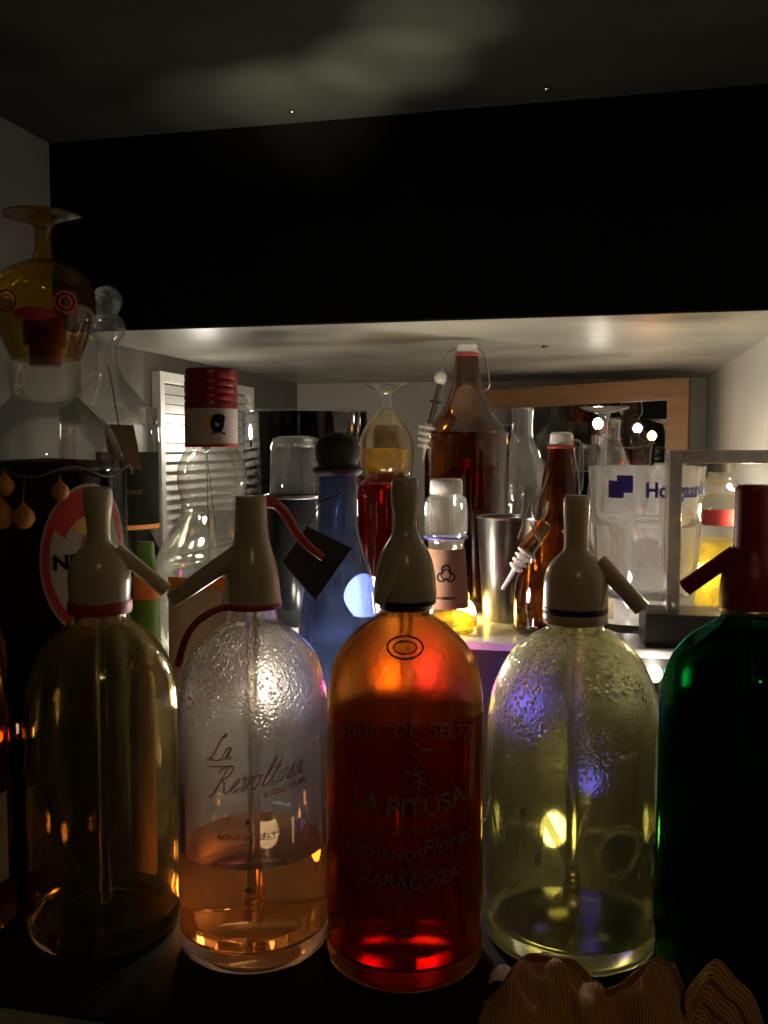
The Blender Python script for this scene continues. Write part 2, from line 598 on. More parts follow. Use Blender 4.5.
# ------------------------------------------------------------------ siphons
def siphon(px, D, glass_pts, mat, label, z0=MAT_T, t=0.0045, base=0.014, liquid=None):
    """glass_pts given top->bottom in (py, half width)"""
    p = place(px, 700, D)
    root = thing('siphon_bottle', label, 'siphon', (p.x, p.y, z0), 'soda siphons in the front row')
    outer = prof(D, z0, glass_pts)[::-1]
    R = outer[0][0]
    zlow = outer[0][1]
    foot = [(R * 0.90, 0.0), (R * 0.97, 0.003), (R, 0.009), (R * 0.995, 0.016), (R * 0.975, 0.021), (R * 0.985, 0.028), (R, 0.038)]
    body = foot + [(R, 0.055)] + [q for q in spline(outer, 3) if q[1] > 0.06]
    bm = bmesh.new(); add_lathe(bm, shell(body, t, base), 72)
    b = finish(bm, 'glass_body', mat, root, True, 50)
    return root, body, b


def head(root, D, z0, pts, mat):
    pr = prof(D, z0, pts)[::-1]
    pr = spline(pr, 3)
    bm = bmesh.new(); add_lathe(bm, [(0, pr[0][1])] + pr + [(0, pr[-1][1])], 48)
    return finish(bm, 'siphon_head', mat, root, True, 35)


def loc(px, py, D, z0, axis, y=0.0):
    return Vector(((px - axis) * sc(py, D), y, zof(py, D) - z0))


def spout(root, D, z0, axis, a, b, w, mat, y=0.0, w2=None, yb=None):
    A = loc(*a, D, z0, axis, y); B = loc(*b, D, z0, axis, y if yb is None else yb)
    r = w * sc(a[1], D) / 2
    r2 = (w2 or w) * sc(a[1], D) / 2
    bm = bmesh.new()
    add_tube(bm, [A, A.lerp(B, .33), A.lerp(B, .66), A.lerp(B, .985), B], r, 18, True, r2)
    # dark bore in the tip
    d = (B - A).normalized()
    o = finish(bm, 'spout', mat, root, True, 40)
    bm = bmesh.new(); add_tube(bm, [B + d * 0.0001, B + d * 0.0006], r2 * 0.6, 14)
    finish(bm, 'nozzle', M['black'], o)
    return o


def ring(root, name, D, z0, py0, py1, hw, mat):
    r = hw * sc(py0, D); za, zb = zof(py1, D) - z0, zof(py0, D) - z0
    bm = bmesh.new()
    h = zb - za
    add_lathe(bm, [(r * 0.8, za), (r * 0.97, za), (r, za + h * .25), (r, za + h * .75), (r * 0.97, zb), (r * 0.8, zb), (r * 0.8, za)], 48)
    return finish(bm, name, mat, root, True, 40)


def tube_part(root, D, z0, py_top, z_bot, r, mat):
    bm = bmesh.new()
    zt = zof(py_top, D) - z0
    add_lathe(bm, [(0, z_bot), (r, z_bot), (r, zt), (0, zt)], 20)
    for k in range(5):
        add_lathe(bm, [(r, z_bot + 0.003 + k * 0.004), (r * 1.35, z_bot + 0.004 + k * 0.004), (r * 1.35, z_bot + 0.005 + k * 0.004), (r, z_bot + 0.006 + k * 0.004)], 20)
    return finish(bm, 'dip_tube', mat, root, True, 40)


# --- first siphon: clear-brown, cream head, red ring
M['sg1'] = glass('smoky_siphon_glass', (0.84, 0.78, 0.60), 0.03, drops=(0.15, 0.21), strength=0.3, haze=.018, fog=.10)
D1 = 0.64
r1, body1, _ = siphon(102, D1, [(613, 26), (620, 28), (627, 38), (640, 53), (655, 63), (675, 71), (700, 74.5), (740, 75), (900, 75)], M['sg1'],
                      'empty smoky clear siphon with cream ball head, spout pointing right, red ring')
head(r1, D1, MAT_T, [(486.5, 6), (487, 10), (490, 13.5), (497, 14.5), (506, 14), (515, 12.5), (526, 11.5), (536, 11.5), (543, 13), (549, 19), (556, 25), (566, 29), (578, 30.5), (592, 30), (602, 29)], M['beige'])
ring(r1, 'collar_ring', D1, MAT_T, 600, 612, 31.5, M['redrubber'])
spout(r1, D1, MAT_T, 102, (118, 549), (166, 592), 15, M['beige'], -0.004)
tube_part(r1, D1, MAT_T, 613, 0.016, 0.0035, M['tube'])

# --- second siphon: clear, amber soda inside
D2 = 0.62
M['sg2'] = glass('clear_siphon_glass', (0.97, 0.945, 0.92), 0.02, drops=(0.10, 0.17), scale=360, strength=0.32, haze=.10, fog=.15)
r2, body2, _ = siphon(253, D2, [(606, 24), (618, 24.5), (624, 30), (634, 44), (646, 57), (660, 66), (680, 72), (700, 74), (740, 74.5), (900, 74.5)], M['sg2'],
                      'clear siphon a third full of amber soda, cream conical head, red script lettering')
head(r2, D2, MAT_T, [(495.5, 8), (496, 14), (499, 15.5), (520, 16), (535, 17), (548, 19.5), (560, 23.5), (575, 26.5), (590, 28), (602, 29)], M['beige'])
ring(r2, 'collar_ring', D2, MAT_T, 601, 607, 30, M['redrubber'])
spout(r2, D2, MAT_T, 253, (240, 553), (174, 598), 20, M['beige'], -0.002, 15)
# red lever reaching right over the dark tag and the red strap on the left
bm = bmesh.new()
pts = spline([tuple(loc(px, py, D2, MAT_T, 253, y)) for px, py, y in ((262, 503, 0.004), (276, 504, 0.008), (288, 516, .012), (299, 535, .014), (311, 549, .014), (326, 561, .013))], 5)
add_tube(bm, pts, 0.0042, 12, True, 0.0026)
finish(bm, 'lever', M['redrubber'], r2)
bm = bmesh.new()
pts = spline([tuple(loc(px, py, D2, MAT_T, 253, y)) for px, py, y in ((232, 604, -0.008), (216, 607, -.012), (200, 617, -.014), (189, 633, -.014), (181, 660, -.01))], 5)
add_tube(bm, pts, 0.0024, 10, True)
finish(bm, 'strap', M['redrubber'], r2)
tube_part(r2, D2, MAT_T, 610, 0.020, 0.0038, M['tube'])
lev2 = zof(838, D2) - MAT_T
bm = bmesh.new(); add_lathe(bm, liquid_prof(body2, lev2, 0.0045, 0.014), 72)
finish(bm, 'soda', M['amberliquid'], r2, True, 40)
R2 = rad_at(body2, 0.12) + 0.0003
px2 = sc(780, D2)
zz = lambda py: zof(py, D2 - R2) - MAT_T
bm = bmesh.new()
GL = {  # pen strokes of a sloping script, unit x-height
    'L': (1.25, [[(.75, 1.75), (.95, 1.95), (.8, 2.1), (.6, 1.7), (.45, .7), (.25, .1), (.05, .1), (.15, .3), (.5, .1), (1.0, -.05), (1.25, .15)]]),
    'R': (1.45, [[(.15, 1.5), (.05, 1.75), (.3, 2.0), (.7, 2.1), (1.1, 1.9), (1.0, 1.4), (.6, 1.1), (.45, 1.05), (.75, .9), (.95, .4), (1.2, .0), (1.45, .15)], [(.6, 2.0), (.5, 1.2), (.35, .4), (.15, -.1), (-.1, -.1)]]),
    'e': (.75, [[(0, .15), (.3, .4), (.55, .75), (.45, 1.0), (.25, .85), (.15, .4), (.3, .05), (.55, .05), (.75, .25)]]),
    'v': (.85, [[(0, .8), (.15, 1.0), (.25, .7), (.3, .1), (.45, .1), (.65, .6), (.7, 1.0), (.85, .9)]]),
    'o': (.8, [[(.45, .95), (.2, .9), (.08, .45), (.2, .05), (.45, .1), (.6, .55), (.5, .95), (.8, .8)]]),
    'l': (.6, [[(0, .2), (.3, .9), (.5, 1.8), (.4, 2.1), (.25, 1.7), (.2, .5), (.3, .02), (.6, .2)]]),
    't': (.6, [[(0, .2), (.25, .9), (.35, 1.7), (.25, .7), (.25, .1), (.4, .02), (.6, .2)], [(.05, 1.15), (.35, 1.2), (.6, 1.25)]]),
    's': (.7, [[(0, .15), (.25, .6), (.4, 1.05), (.45, .7), (.5, .25), (.35, -.02), (.1, .1), (.4, .1), (.7, .25)]]),
    'a': (.9, [[(.55, .95), (.25, .95), (.1, .45), (.2, .05), (.4, .15), (.58, .9), (.55, .3), (.65, .02), (.9, .2)]]),
}


def script(bm, word, x, z, xh, R, slant=.45, rise=.17, w=.00042):
    cx_ = 0.0
    for ch in word:
        adv, strokes = GL[ch]
        for sk in strokes:
            pts_ = [(a + cx_ + slant * b, b) for a, b in sk]
            pts_ = [(x + xh * a, z + xh * b + rise * xh * a) for a, b in pts_]
            pts_ = spline(pts_, 4)
            add_tube(bm, [wrap(a, b, R) for a, b in pts_], w, 6)
        cx_ += adv


script(bm, 'La', -0.031, zz(764), 0.0078, R2)
add_tube(bm, [wrap(-.029, zz(769), R2), wrap(-.021, zz(767.5), R2), wrap(-.013, zz(766.5), R2)], 0.0004, 6)
script(bm, 'Revoltosa', -0.0285, zz(797), 0.0083, R2)
text_bm(bm, 'INDUSTRIAL', 0.0055, 0.021, zz(792), R2, 0.0, 0.2)
finish(bm, 'script_lettering', M['redetch'], r2, False)


def star(bm, cx, cz, r, R):
    vs = []
    for k in range(10):
        a = PI / 2 + k * PI / 5
        q = r if k % 2 == 0 else r * 0.4
        vs.append(bm.verts.new(wrap(cx + q * math.cos(a), cz + q * math.sin(a), R + 0.0003)))
    c = bm.verts.new(wrap(cx, cz, R + 0.0003))
    for k in range(10):
        bm.faces.new((c, vs[k], vs[(k + 1) % 10]))


bm = bmesh.new()
star(bm, -0.004, zz(822), 0.0028, R2); star(bm, -0.004, zz(890), 0.0028, R2)
text_bm(bm, 'AGUA DE SELTZ', 0.0058, -0.003, zz(838), R2)
text_bm(bm, 'MARCA REGISTRADA', 0.0045, -0.002, zz(866), R2)
finish(bm, 'small_lettering', M['whiteetch'], r2, False)

# --- third siphon: amber-red
D3 = 0.60
M['sg3'] = glass('amber_siphon_glass', (0.84, 0.62, 0.34), 0.10, drops=(0.14, 0.20), strength=0.12, haze=.08, fog=.12)
r3, body3, _ = siphon(405, D3, [(604, 23), (612, 24), (618, 32), (628, 46), (641, 59), (656, 69), (676, 75), (700, 77.5), (740, 78), (900, 78)], M['sg3'],
                      'orange-red glass siphon with pale bell-shaped head and faded white lettering')
head(r3, D3, MAT_T, [(478, 6), (478.5, 11), (482, 13.5), (494, 15), (505, 14), (516, 12), (527, 12), (537, 15), (548, 22), (560, 27), (575, 30), (590, 31.5), (598, 31)], M['beige'])
ring(r3, 'collar_ring', D3, MAT_T, 597, 603, 31, M['black'])
ring(r3, 'metal_collar', D3, MAT_T, 602, 608, 27, M['steel'])
# wide wing of the spout turned towards the bar
spout(r3, D3, MAT_T, 405, (398, 552), (380, 598), 16, M['beige'], -0.016, 12, -0.022)
tube_part(r3, D3, MAT_T, 606, 0.02, 0.0042, M['tube'])
M['redsoda'] = glass('red_tinted_soda', (0.60, 0.16, 0.17), 0.08, 1.33)
lev3 = zof(706, D3) - MAT_T
bm = bmesh.new(); add_lathe(bm, liquid_prof(body3, lev3, 0.0045, 0.014), 72)
finish(bm, 'soda', M['redsoda'], r3, True, 40)
R3 = rad_at(body3, 0.12) + 0.0003
zz = lambda py: zof(py, D3 - R3) - MAT_T
bm = bmesh.new()
text_bm(bm, 'AGUA  DE  SELTZ', 0.0125, 0.000, zz(731), R3, arc=0.16, space=1.0)
text_bm(bm, 'LA PITUSA', 0.0165, 0.003, zz(810), R3, bold=0.0003, arc=-0.12)
text_bm(bm, 'RELLENADA POR', 0.0062, 0.006, zz(831), R3)
text_bm(bm, 'HERMANOS', 0.0098, -0.0145, zz(856), R3)
text_bm(bm, 'Flores', 0.0150, 0.0275, zz(848), R3, 0.4, 0.12)
text_bm(bm, 'TUDOR', 0.0062, 0.006, zz(872), R3)
text_bm(bm, 'ZARAGOZA', 0.0120, 0.004, zz(884), R3, arc=-0.16)
# little dancing figure of the print: only strokes
for st_ in (((0.006, 742), (0.010, 750), (0.018, 752)), ((0.004, 752), (0.009, 762), (0.006, 772), (0.010, 780)), ((0.000, 771), (0.006, 776), (0.013, 770)),
            ((0.008, 780), (0.009, 790), (0.007, 797)), ((0.003, 786), (0.008, 782), (0.013, 787))):
    add_tube(bm, [wrap(x, zz(y), R3) for x, y in st_], 0.0007, 6)
finish(bm, 'enamel_lettering', M['whiteetch'], r3, False)
bm = bmesh.new()
Rn = rad_at(body3, zof(636, D3) - MAT_T)
zc_ = zof(636, D3) - MAT_T
for k in range(1):
    pts = []
    for i in range(25):
        a = 2 * PI * i / 24
        x, z = 0.011 * math.cos(a), zc_ + 0.006 * math.sin(a)
        rr = rad_at(body3, z) + 0.0004
        pts.append((x, -math.sqrt(max(rr * rr - x * x, 1e-6)), z))
    add_tube(bm, pts, 0.0006, 6)
    pts2 = [(p[0] * .65, -math.sqrt(max((rad_at(body3, zc_ + (p[2] - zc_) * .55) + .0004) ** 2 - (p[0] * .65) ** 2, 1e-6)), zc_ + (p[2] - zc_) * .55) for p in pts]
    add_tube(bm, pts2, 0.0006, 6)
finish(bm, 'shoulder_emblem', M['redetch'], r3, False)

# --- fourth siphon: pale green-clear, empty, covered in droplets
D4 = 0.625
M['sg4'] = glass('greenish_siphon_glass', (0.91, 0.92, 0.75), 0.08, drops=(0.10, 0.17), scale=300, strength=0.6, haze=.012, fog=.16)
r4, body4, _ = siphon(574, D4, [(622, 26), (628, 29), (634, 39), (645, 54), (660, 67), (680, 77), (700, 83), (722, 86), (760, 86), (900, 86)], M['sg4'],
                      'empty pale green clear siphon beaded with droplets, cream head, spout right, black ring')
head(r4, D4, MAT_T, [(495, 6), (495.5, 10), (498, 12.5), (506, 13), (525, 12.2), (545, 12), (551, 13.5), (558, 21), (567, 27.5), (578, 31), (592, 32), (606, 32)], M['beige'])
ring(r4, 'collar_ring', D4, MAT_T, 605, 612, 32.5, M['black'])
ring(r4, 'lower_collar', D4, MAT_T, 611.5, 622, 32, M['beige'])
spout(r4, D4, MAT_T, 574, (596, 560), (638, 606), 17, M['beige'], -0.002)
tube_part(r4, D4, MAT_T, 620, 0.022, 0.0045, M['tube'])
R4 = rad_at(body4, 0.10) + 0.0003
zz = lambda py: zof(py, D4 - R4) - MAT_T
M['etch'] = thin('sand_etched_mark', (0.80, 0.80, 0.70), milk=0.5)
bm = bmesh.new()
text_bm(bm, 'VINOS', 0.046, 0.0, zz(850), R4, 0.12, -0.10, arc=0.2, space=1.05, sy=1.15)
finish(bm, 'etched_lettering', M['etch'], r4, False)

# --- fifth siphon: dark green with red head
D5 = 0.56
M['sg5'] = glass('dark_green_siphon_glass', (0.06, 0.33, 0.20), 0.08)
r5, body5, _ = siphon(748, D5, [(612, 27), (620, 30), (629, 44), (640, 59), (655, 71), (672, 79), (695, 84), (730, 85), (900, 85)], M['sg5'],
                      'dark green glass siphon with red head and red spout pointing left')
head(r5, D5, MAT_T, [(484.5, 8), (485, 14), (488, 17), (495, 17.5), (520, 17.5), (545, 18), (556, 20), (566, 25), (577, 28.5), (592, 30), (607, 30)], M['redplastic'])
ring(r5, 'collar_ring', D5, MAT_T, 607, 613, 31, M['brass'])
spout(r5, D5, MAT_T, 748, (733, 553), (685, 591), 17, M['redplastic'], -0.002)
bm = bmesh.new()
pts = spline([tuple(loc(px, py, D5, MAT_T, 748, 0.0)) for px, py in ((760, 500), (770, 500), (780, 508), (788, 530), (792, 556))], 5)
add_tube(bm, pts, 0.0038, 12, True, 0.003)
finish(bm, 'lever', M['redplastic'], r5)
tube_part(r5, D5, MAT_T, 612, 0.02, 0.0042, M['tube'])
bm = bmesh.new(); add_lathe(bm, liquid_prof(body5, zof(768, D5) - MAT_T, 0.0045, 0.014), 72)
M['greensoda'] = glass('green_tinted_soda', (0.35, 0.7, 0.5), 0.0, 1.33)
finish(bm, 'soda', M['greensoda'], r5, True, 40)

# --- partial amber bottle at the far left edge
Da = 0.63
p = place(-58, 700, Da)
ra = thing('amber_bottle', 'amber brown bottle cut off by the left edge of the picture', 'bottle', (p.x, p.y, MAT_T))
out_ = prof(Da, MAT_T, [(540, 14), (560, 15), (585, 24), (605, 45), (625, 60), (650, 66), (690, 68), (915, 68)])[::-1]
body = [(out_[0][0] * .92, 0), (out_[0][0], .006)] + [q for q in spline(out_, 3) if q[1] > .01]
bm = bmesh.new(); add_lathe(bm, shell(body, .004, .012), 56)
finish(bm, 'glass_body', M['amber_partial'], ra)
zt = out_[-1][1]
bm = bmesh.new(); add_lathe(bm, [(0, zt), (.012, zt), (.012, zt + .02), (.010, zt + .022), (0, zt + .022)], 32)
finish(bm, 'bottle_cap', M['black'], ra)
bm = bmesh.new(); add_patch(bm, -.01, .043, zof(870, Da) - MAT_T, zof(785, Da) - MAT_T, out_[0][0] + .0004, .0004, 30)
finish(bm, 'label', M['paper'], ra)

# ------------------------------------------------------------------ generic bottle for the back rows
def back_bottle(name, label, cat, px, D, z0, pts, mat, group=None, part='glass_body', n=3, close=True, seg=48):
    p = place(px, 560, D)
    root = thing(name, label, cat, (p.x, p.y, z0), group)
    outer = prof(D, z0, pts)[::-1]
    R = outer[0][0]
    body = [q for q in spline(outer, n)]
    body = [(R * .9, 0.0), (R, .005), (R, max(body[0][1], .012))] + [q for q in body if q[1] > .015]
    bm = bmesh.new()
    pr = [(0, 0.0)] + body
    add_lathe(bm, pr, seg)
    b = finish(bm, part, mat, root, True, 50)
    return root, body


# --- big rum bottle with red and white oval label
Dn = 0.74
rn, bodyn = back_bottle('rum_bottle', 'huge clear rum bottle, dark rum, white oval label with red border', 'bottle', 50, Dn, MAT_T,
                        [(361, 34), (368, 34), (385, 34.5), (396, 33), (402, 37), (412, 49), (425, 60), (445, 70), (470, 75), (500, 76), (830, 76)], M['clearglass'])
bm = bmesh.new()
lp = [(0, .006)] + [(r - .002, max(z, .006)) for r, z in bodyn if z < zof(458, Dn) - MAT_T] + [(0, zof(458, Dn) - MAT_T)]
add_lathe(bm, lp, 48)
finish(bm, 'rum', M['rum'], rn, True, 40)
bm = bmesh.new()
zt = zof(361, Dn) - MAT_T
add_lathe(bm, [(0, zt - .004), (.012, zt - .004), (.012, zt + .012), (.016, zt + .012), (.016, zt + .034), (.0145, zt + .036), (0, zt + .036)], 36)
finish(bm, 'bottle_cap', M['redcap'], rn, True, 40)
Rn_ = rad_at(bodyn, .2)
LX = (84 - 50) * Dn / FPX * 1.12; LZ = zof(563, Dn - Rn_) - MAT_T
ea, eb = 44 * Dn / FPX * 1.08, 79 * (Dn - Rn_) / FPX
bm = bmesh.new(); add_ellipse(bm, LX, LZ, ea, eb, Rn_ + .0006)
lab = finish(bm, 'label', M['paper'], rn)
bm = bmesh.new(); add_ellipse(bm, LX, LZ, ea * .95, eb * .96, Rn_ + .0010, 0.86, nr=2)
bb = bmesh.new()
# red crescent filling the top of the oval
add_ellipse(bm, LX, LZ, ea * .95, eb * .96, Rn_ + .0011, 0.62, math.radians(60), math.radians(150), 30, 3)
finish(bm, 'label_border', M['redprint'], lab)
bm = bmesh.new()
text_bm(bm, 'NEGRITA', 0.0150, LX + .0025, LZ - .0010, Rn_ + .0012, bold=.0006)
finish(bm, 'black_lettering', M['blackprint'], lab)
bm = bmesh.new(); add_ellipse(bm, LX - .001, LZ + .036, .0035, .0055, Rn_ + .0014, 0, seg=20, nr=2)
finish(bm, 'black_patch', M['blackprint'], lab)
bm = bmesh.new(); text_bm(bm, 'Rhum', 0.0105, LX + .004, LZ + .0145, Rn_ + .0012, .4)
finish(bm, 'red_lettering', M['redprint'], lab)
bm = bmesh.new()
text_bm(bm, 'Superior', 0.007, LX + .004, LZ - .020, Rn_ + .0012, .4)
finish(bm, 'red_lettering', M['redprint'], lab)
bm = bmesh.new(); add_ellipse(bm, LX - .006, LZ + .026, .007, .0055, Rn_ + .0013, 0, seg=20, nr=2)
finish(bm, 'yellow_patch', M['yellowprint'], lab)


def snifter(name_label, px, D, z0, pts, mat, foot_mat=None, group='upturned snifter glasses'):
    p = place(px, 400, D)
    root = thing('snifter_glass', name_label, 'glass', (p.x, p.y, z0), group)
    pr = prof(D, z0, pts)
    return root, pr


# --- upturned gold snifter on the rum bottle
zr = zof(361, Dn) + .0008
rg, _ = snifter('upturned gold-tinted snifter glass standing over the cap of the rum bottle', 47, Dn, zr, [], M['goldglass'])
pr = prof(Dn, zr, [(360, 33), (345, 39), (325, 46), (305, 49), (290, 48), (275, 40), (266, 26), (260, 12)])
bm = bmesh.new(); add_lathe(bm, [(q[0], max(q[1], 0)) for q in spline(pr, 4)] + [(0, pr[-1][1] + .001)], 56)
finish(bm, 'bowl', M['goldglass'], rg, True, 60)
pr = prof(Dn, zr, [(261, 12), (252, 9), (240, 8), (228, 9), (222, 15), (218.5, 30), (217, 38), (215, 38), (214.5, 20)])
bm = bmesh.new(); add_lathe(bm, [(0, pr[0][1])] + pr + [(0, pr[-1][1])], 48)
finish(bm, 'stem_and_foot', M['goldglass'], rg, True, 50)
# printed roundels on the bowl
bm = bmesh.new()
zc1 = zof(308, Dn) - zr
Rb = 49 * Dn / FPX + .0012
for cx in (-.030, .0155):
    add_ellipse(bm, cx, zc1, .0095, .0085, Rb, .82, seg=32, nr=1)
    add_ellipse(bm, cx, zc1, .0055, .0050, Rb, .75, seg=24, nr=1)
add_ellipse(bm, -.008, zc1 - .010, .016, .005, Rb, 0, seg=30, nr=2)
finish(bm, 'printed_emblem', M['redprint'], rg)

# --- dried orange physalis garland hanging in front of the rum bottle
rc = Vector((rn.location.x, rn.location.y))
fwd2 = -Vector((rc.x, rc.y)).normalized()
gar = thing('physalis_garland', 'string of orange paper-lantern fruits hung over the rum bottle shoulder', 'garland', (rn.location.x, rn.location.y, zof(470, Dn)))
M['physalis'] = solid('orange_physalis', (0.55, 0.20, 0.03), 0.6, 0.3, 60, .3)
rgp = Rn_ + .0045
spots = [(-34, 486, 10), (-36, 515, 13), (-19, 517, 11), (9, 492, 9)]
gp = []
for i, (dx, py, r) in enumerate(spots):
    x = dx * Dn / FPX
    rr = r * (Dn - Rn_) / FPX
    R_ = Rn_ + rr + .0015
    a = x / Rn_
    c = Vector((R_ * math.sin(a), -R_ * math.cos(a), zof(py, Dn - Rn_) - gar.location.z))
    bm = bmesh.new()
    add_lathe(bm, spline([(0, -rr * 1.0), (rr * .55, -rr * .85), (rr, -rr * .1), (rr * .8, rr * .6), (rr * .25, rr * 1.15), (0, rr * 1.6)], 3), 20, c)
    finish(bm, 'lantern_fruit', M['physalis'], gar, True, 60)
    gp.append(c + Vector((0, 0, rr * 1.5)))
bm = bmesh.new()
pts = []
for i in range(40):
    a = -PI * .5 + PI * i / 39
    pts.append((( Rn_ + .0035) * math.sin(a), -(Rn_ + .0035) * math.cos(a), zof(472, Dn - Rn_) - gar.location.z + .004 * math.cos(i * .55)))
add_tube(bm, pts, .0009, 8)
for c in gp:
    a = math.atan2(c.x, -c.y)
    add_tube(bm, [c, ((Rn_ + .0035) * math.sin(a), -(Rn_ + .0035) * math.cos(a), zof(474, Dn - Rn_) - gar.location.z)], .0007, 6)
finish(bm, 'cord', M['browncap'], gar)

# --- stoppered decanter with black label and hang tag
Dd = 0.848
rd, bodyd = back_bottle('stoppered_bottle', 'clear sloping-shouldered bottle with round glass stopper, black label and paper tag', 'bottle', 112, Dd, MAT_T,
                        [(345, 11), (362, 12), (372, 14), (385, 22), (400, 34), (412, 42), (424, 46), (440, 48), (800, 48)], M['clearglass'])
zt = zof(346, Dd) - MAT_T
bm = bmesh.new()
add_lathe(bm, prof(Dd, MAT_T, [(352, 9), (345, 10), (340, 12), (334, 17), (326, 18), (318, 15), (314, 10), (309, 13), (303, 15.5), (296, 15), (289, 10), (285, 0)]), 36)
finish(bm, 'stopper', M['wavyglass'], rd, True, 60)
Rd = max(r for r, z in bodyd) + .0004
bm = bmesh.new(); add_patch(bm, -.012, .052, zof(527, Dd - Rd) - MAT_T, zof(452, Dd - Rd) - MAT_T, Rd + .0004, .0004, 30)
lb = finish(bm, 'label', M['blackprint'], rd)
bm = bmesh.new(); add_patch(bm, -.012, .052, zof(531, Dd - Rd) - MAT_T, zof(526.5, Dd - Rd) - MAT_T, Rd + .0009, .0003, 30, 1)
finish(bm, 'label_stripe', M['orangeprint'], rd)
bm = bmesh.new()
text_bm(bm, 'Finest', .008, .018, zof(492, Dd - Rd) - MAT_T, Rd + .0008, .4)
finish(bm, 'label_lettering', M['tanpaper'], lb, False)
bm = bmesh.new()
c0 = loc(112, 424, Dd - Rd, MAT_T, 112, -Rd - .003)
x0, x1 = -.004, .022
za, zb = zof(470, Dd - Rd) - MAT_T, zof(424, Dd - Rd) - MAT_T
vs = [(-.004, zb), (.020, zb - .001), (.027, za), (-.001, za + .002)]
f1 = [bm.verts.new((x, -Rd - .004, z)) for x, z in vs]; f2 = [bm.verts.new((x, -Rd - .0034, z)) for x, z in vs]
bm.faces.new(f1); bm.faces.new(f2[::-1])
for k in range(4):
    bm.faces.new((f1[k], f2[k], f2[(k + 1) % 4], f1[(k + 1) % 4]))
finish(bm, 'hang_tag', M['tanpaper'], rd, False)
bm = bmesh.new(); add_tube(bm, [(.008, -Rd - .0037, zb - .002), (.004, -Rd * .8, zof(395, Dd) - MAT_T), (.0, -.015, zof(368, Dd) - MAT_T)], .0006, 6)
finish(bm, 'tag_string', M['tanpaper'], rd)
bm = bmesh.new()
add_lathe(bm, [(0, .006)] + [(r - .002, max(z, .006)) for r, z in bodyd if z < zof(450, Dd) - MAT_T] + [(0, zof(450, Dd) - MAT_T)], 40)
finish(bm, 'liquor', M['cola'], rd, True, 40)

# --- red-capped clear spirit bottle
Dv = 0.80
rv, bodyv = back_bottle('spirit_bottle', 'clear spirit bottle with bulging neck, red cap and white neck label', 'bottle', 213, Dv, MAT_T,
                        [(408, 24), (446, 25), (453, 28), (465, 33), (478, 34.5), (490, 33), (502, 30.5), (512, 31), (525, 38), (545, 50), (565, 57), (590, 60), (780, 60)], M['clearglass'])
bm = bmesh.new()
zt = zof(410, Dv) - MAT_T; zt2 = zof(369.5, Dv) - MAT_T
rcp = 26 * Dv / FPX
cp = [(0, zt), (rcp, zt), (rcp * 1.0, zt + .003)]
for k in range(4):
    z = zt + .006 + k * .006
    cp += [(rcp, z), (rcp * .975, z + .0012), (rcp, z + .0024)]
cp += [(rcp * .98, zt2 - .002), (rcp * .94, zt2), (0, zt2)]
add_lathe(bm, cp, 48)
finish(bm, 'bottle_cap', M['redcap'], rv, True, 40)
Rv = 25.2 * Dv / FPX
bm = bmesh.new(); add_patch(bm, -Rv * PI * .95, Rv * PI * .95, zof(446, Dv) - MAT_T, zof(409, Dv) - MAT_T, Rv + .0003, .0004, 48)
nl = finish(bm, 'neck_label', M['paper'], rv)
bm = bmesh.new(); add_patch(bm, -Rv * PI * .95, Rv * PI * .95, zof(447, Dv) - MAT_T, zof(444.5, Dv) - MAT_T, Rv + .0007, .0003, 48, 1)
finish(bm, 'label_band', M['redprint'], nl)
bm = bmesh.new(); zc_ = zof(424, Dv) - MAT_T
add_ellipse(bm, .005, zc_, .006, .008, Rv + .0009, .35, seg=28, nr=3); add_ellipse(bm, .007, zc_ + .004, .005, .004, Rv + .0010, 0, seg=20, nr=2)
add_tube(bm, [wrap(.000, zc_ - .009, Rv + .001), wrap(.006, zc_ - .007, Rv + .001), wrap(.012, zc_ - .009, Rv + .001)], .0006, 6)
finish(bm, 'emblem', M['blackprint'], nl)
bm = bmesh.new(); add_ellipse(bm, -.003, zc_ + .001, .0035, .006, Rv + .0008, 0, seg=20, nr=2)
finish(bm, 'emblem_patch', M['yellowprint'], nl)
bm = bmesh.new()
add_lathe(bm, [(0, .006)] + [(r - .002, max(z, .006)) for r, z in bodyv if z < zof(511, Dv) - MAT_T] + [(0, zof(511, Dv) - MAT_T)], 48)
finish(bm, 'spirit', M['clearliquid'], rv, True, 40)
Rvv = rad_at(bodyv, .12)
bm = bmesh.new(); add_patch(bm, -.04, .03, zof(700, Dv - Rvv) - MAT_T, zof(578, Dv - Rvv) - MAT_T, lambda z: rad_at(bodyv, z) + .0006, .0004, 30, 14)
vl = finish(bm, 'body_label', M['paper'], rv)
bm = bmesh.new(); add_patch(bm, -.04, .03, zof(590, Dv - Rvv) - MAT_T, zof(578.5, Dv - Rvv) - MAT_T, lambda z: rad_at(bodyv, z) + .0011, .0003, 30, 3)
finish(bm, 'label_band', M['orangeprint'], vl)

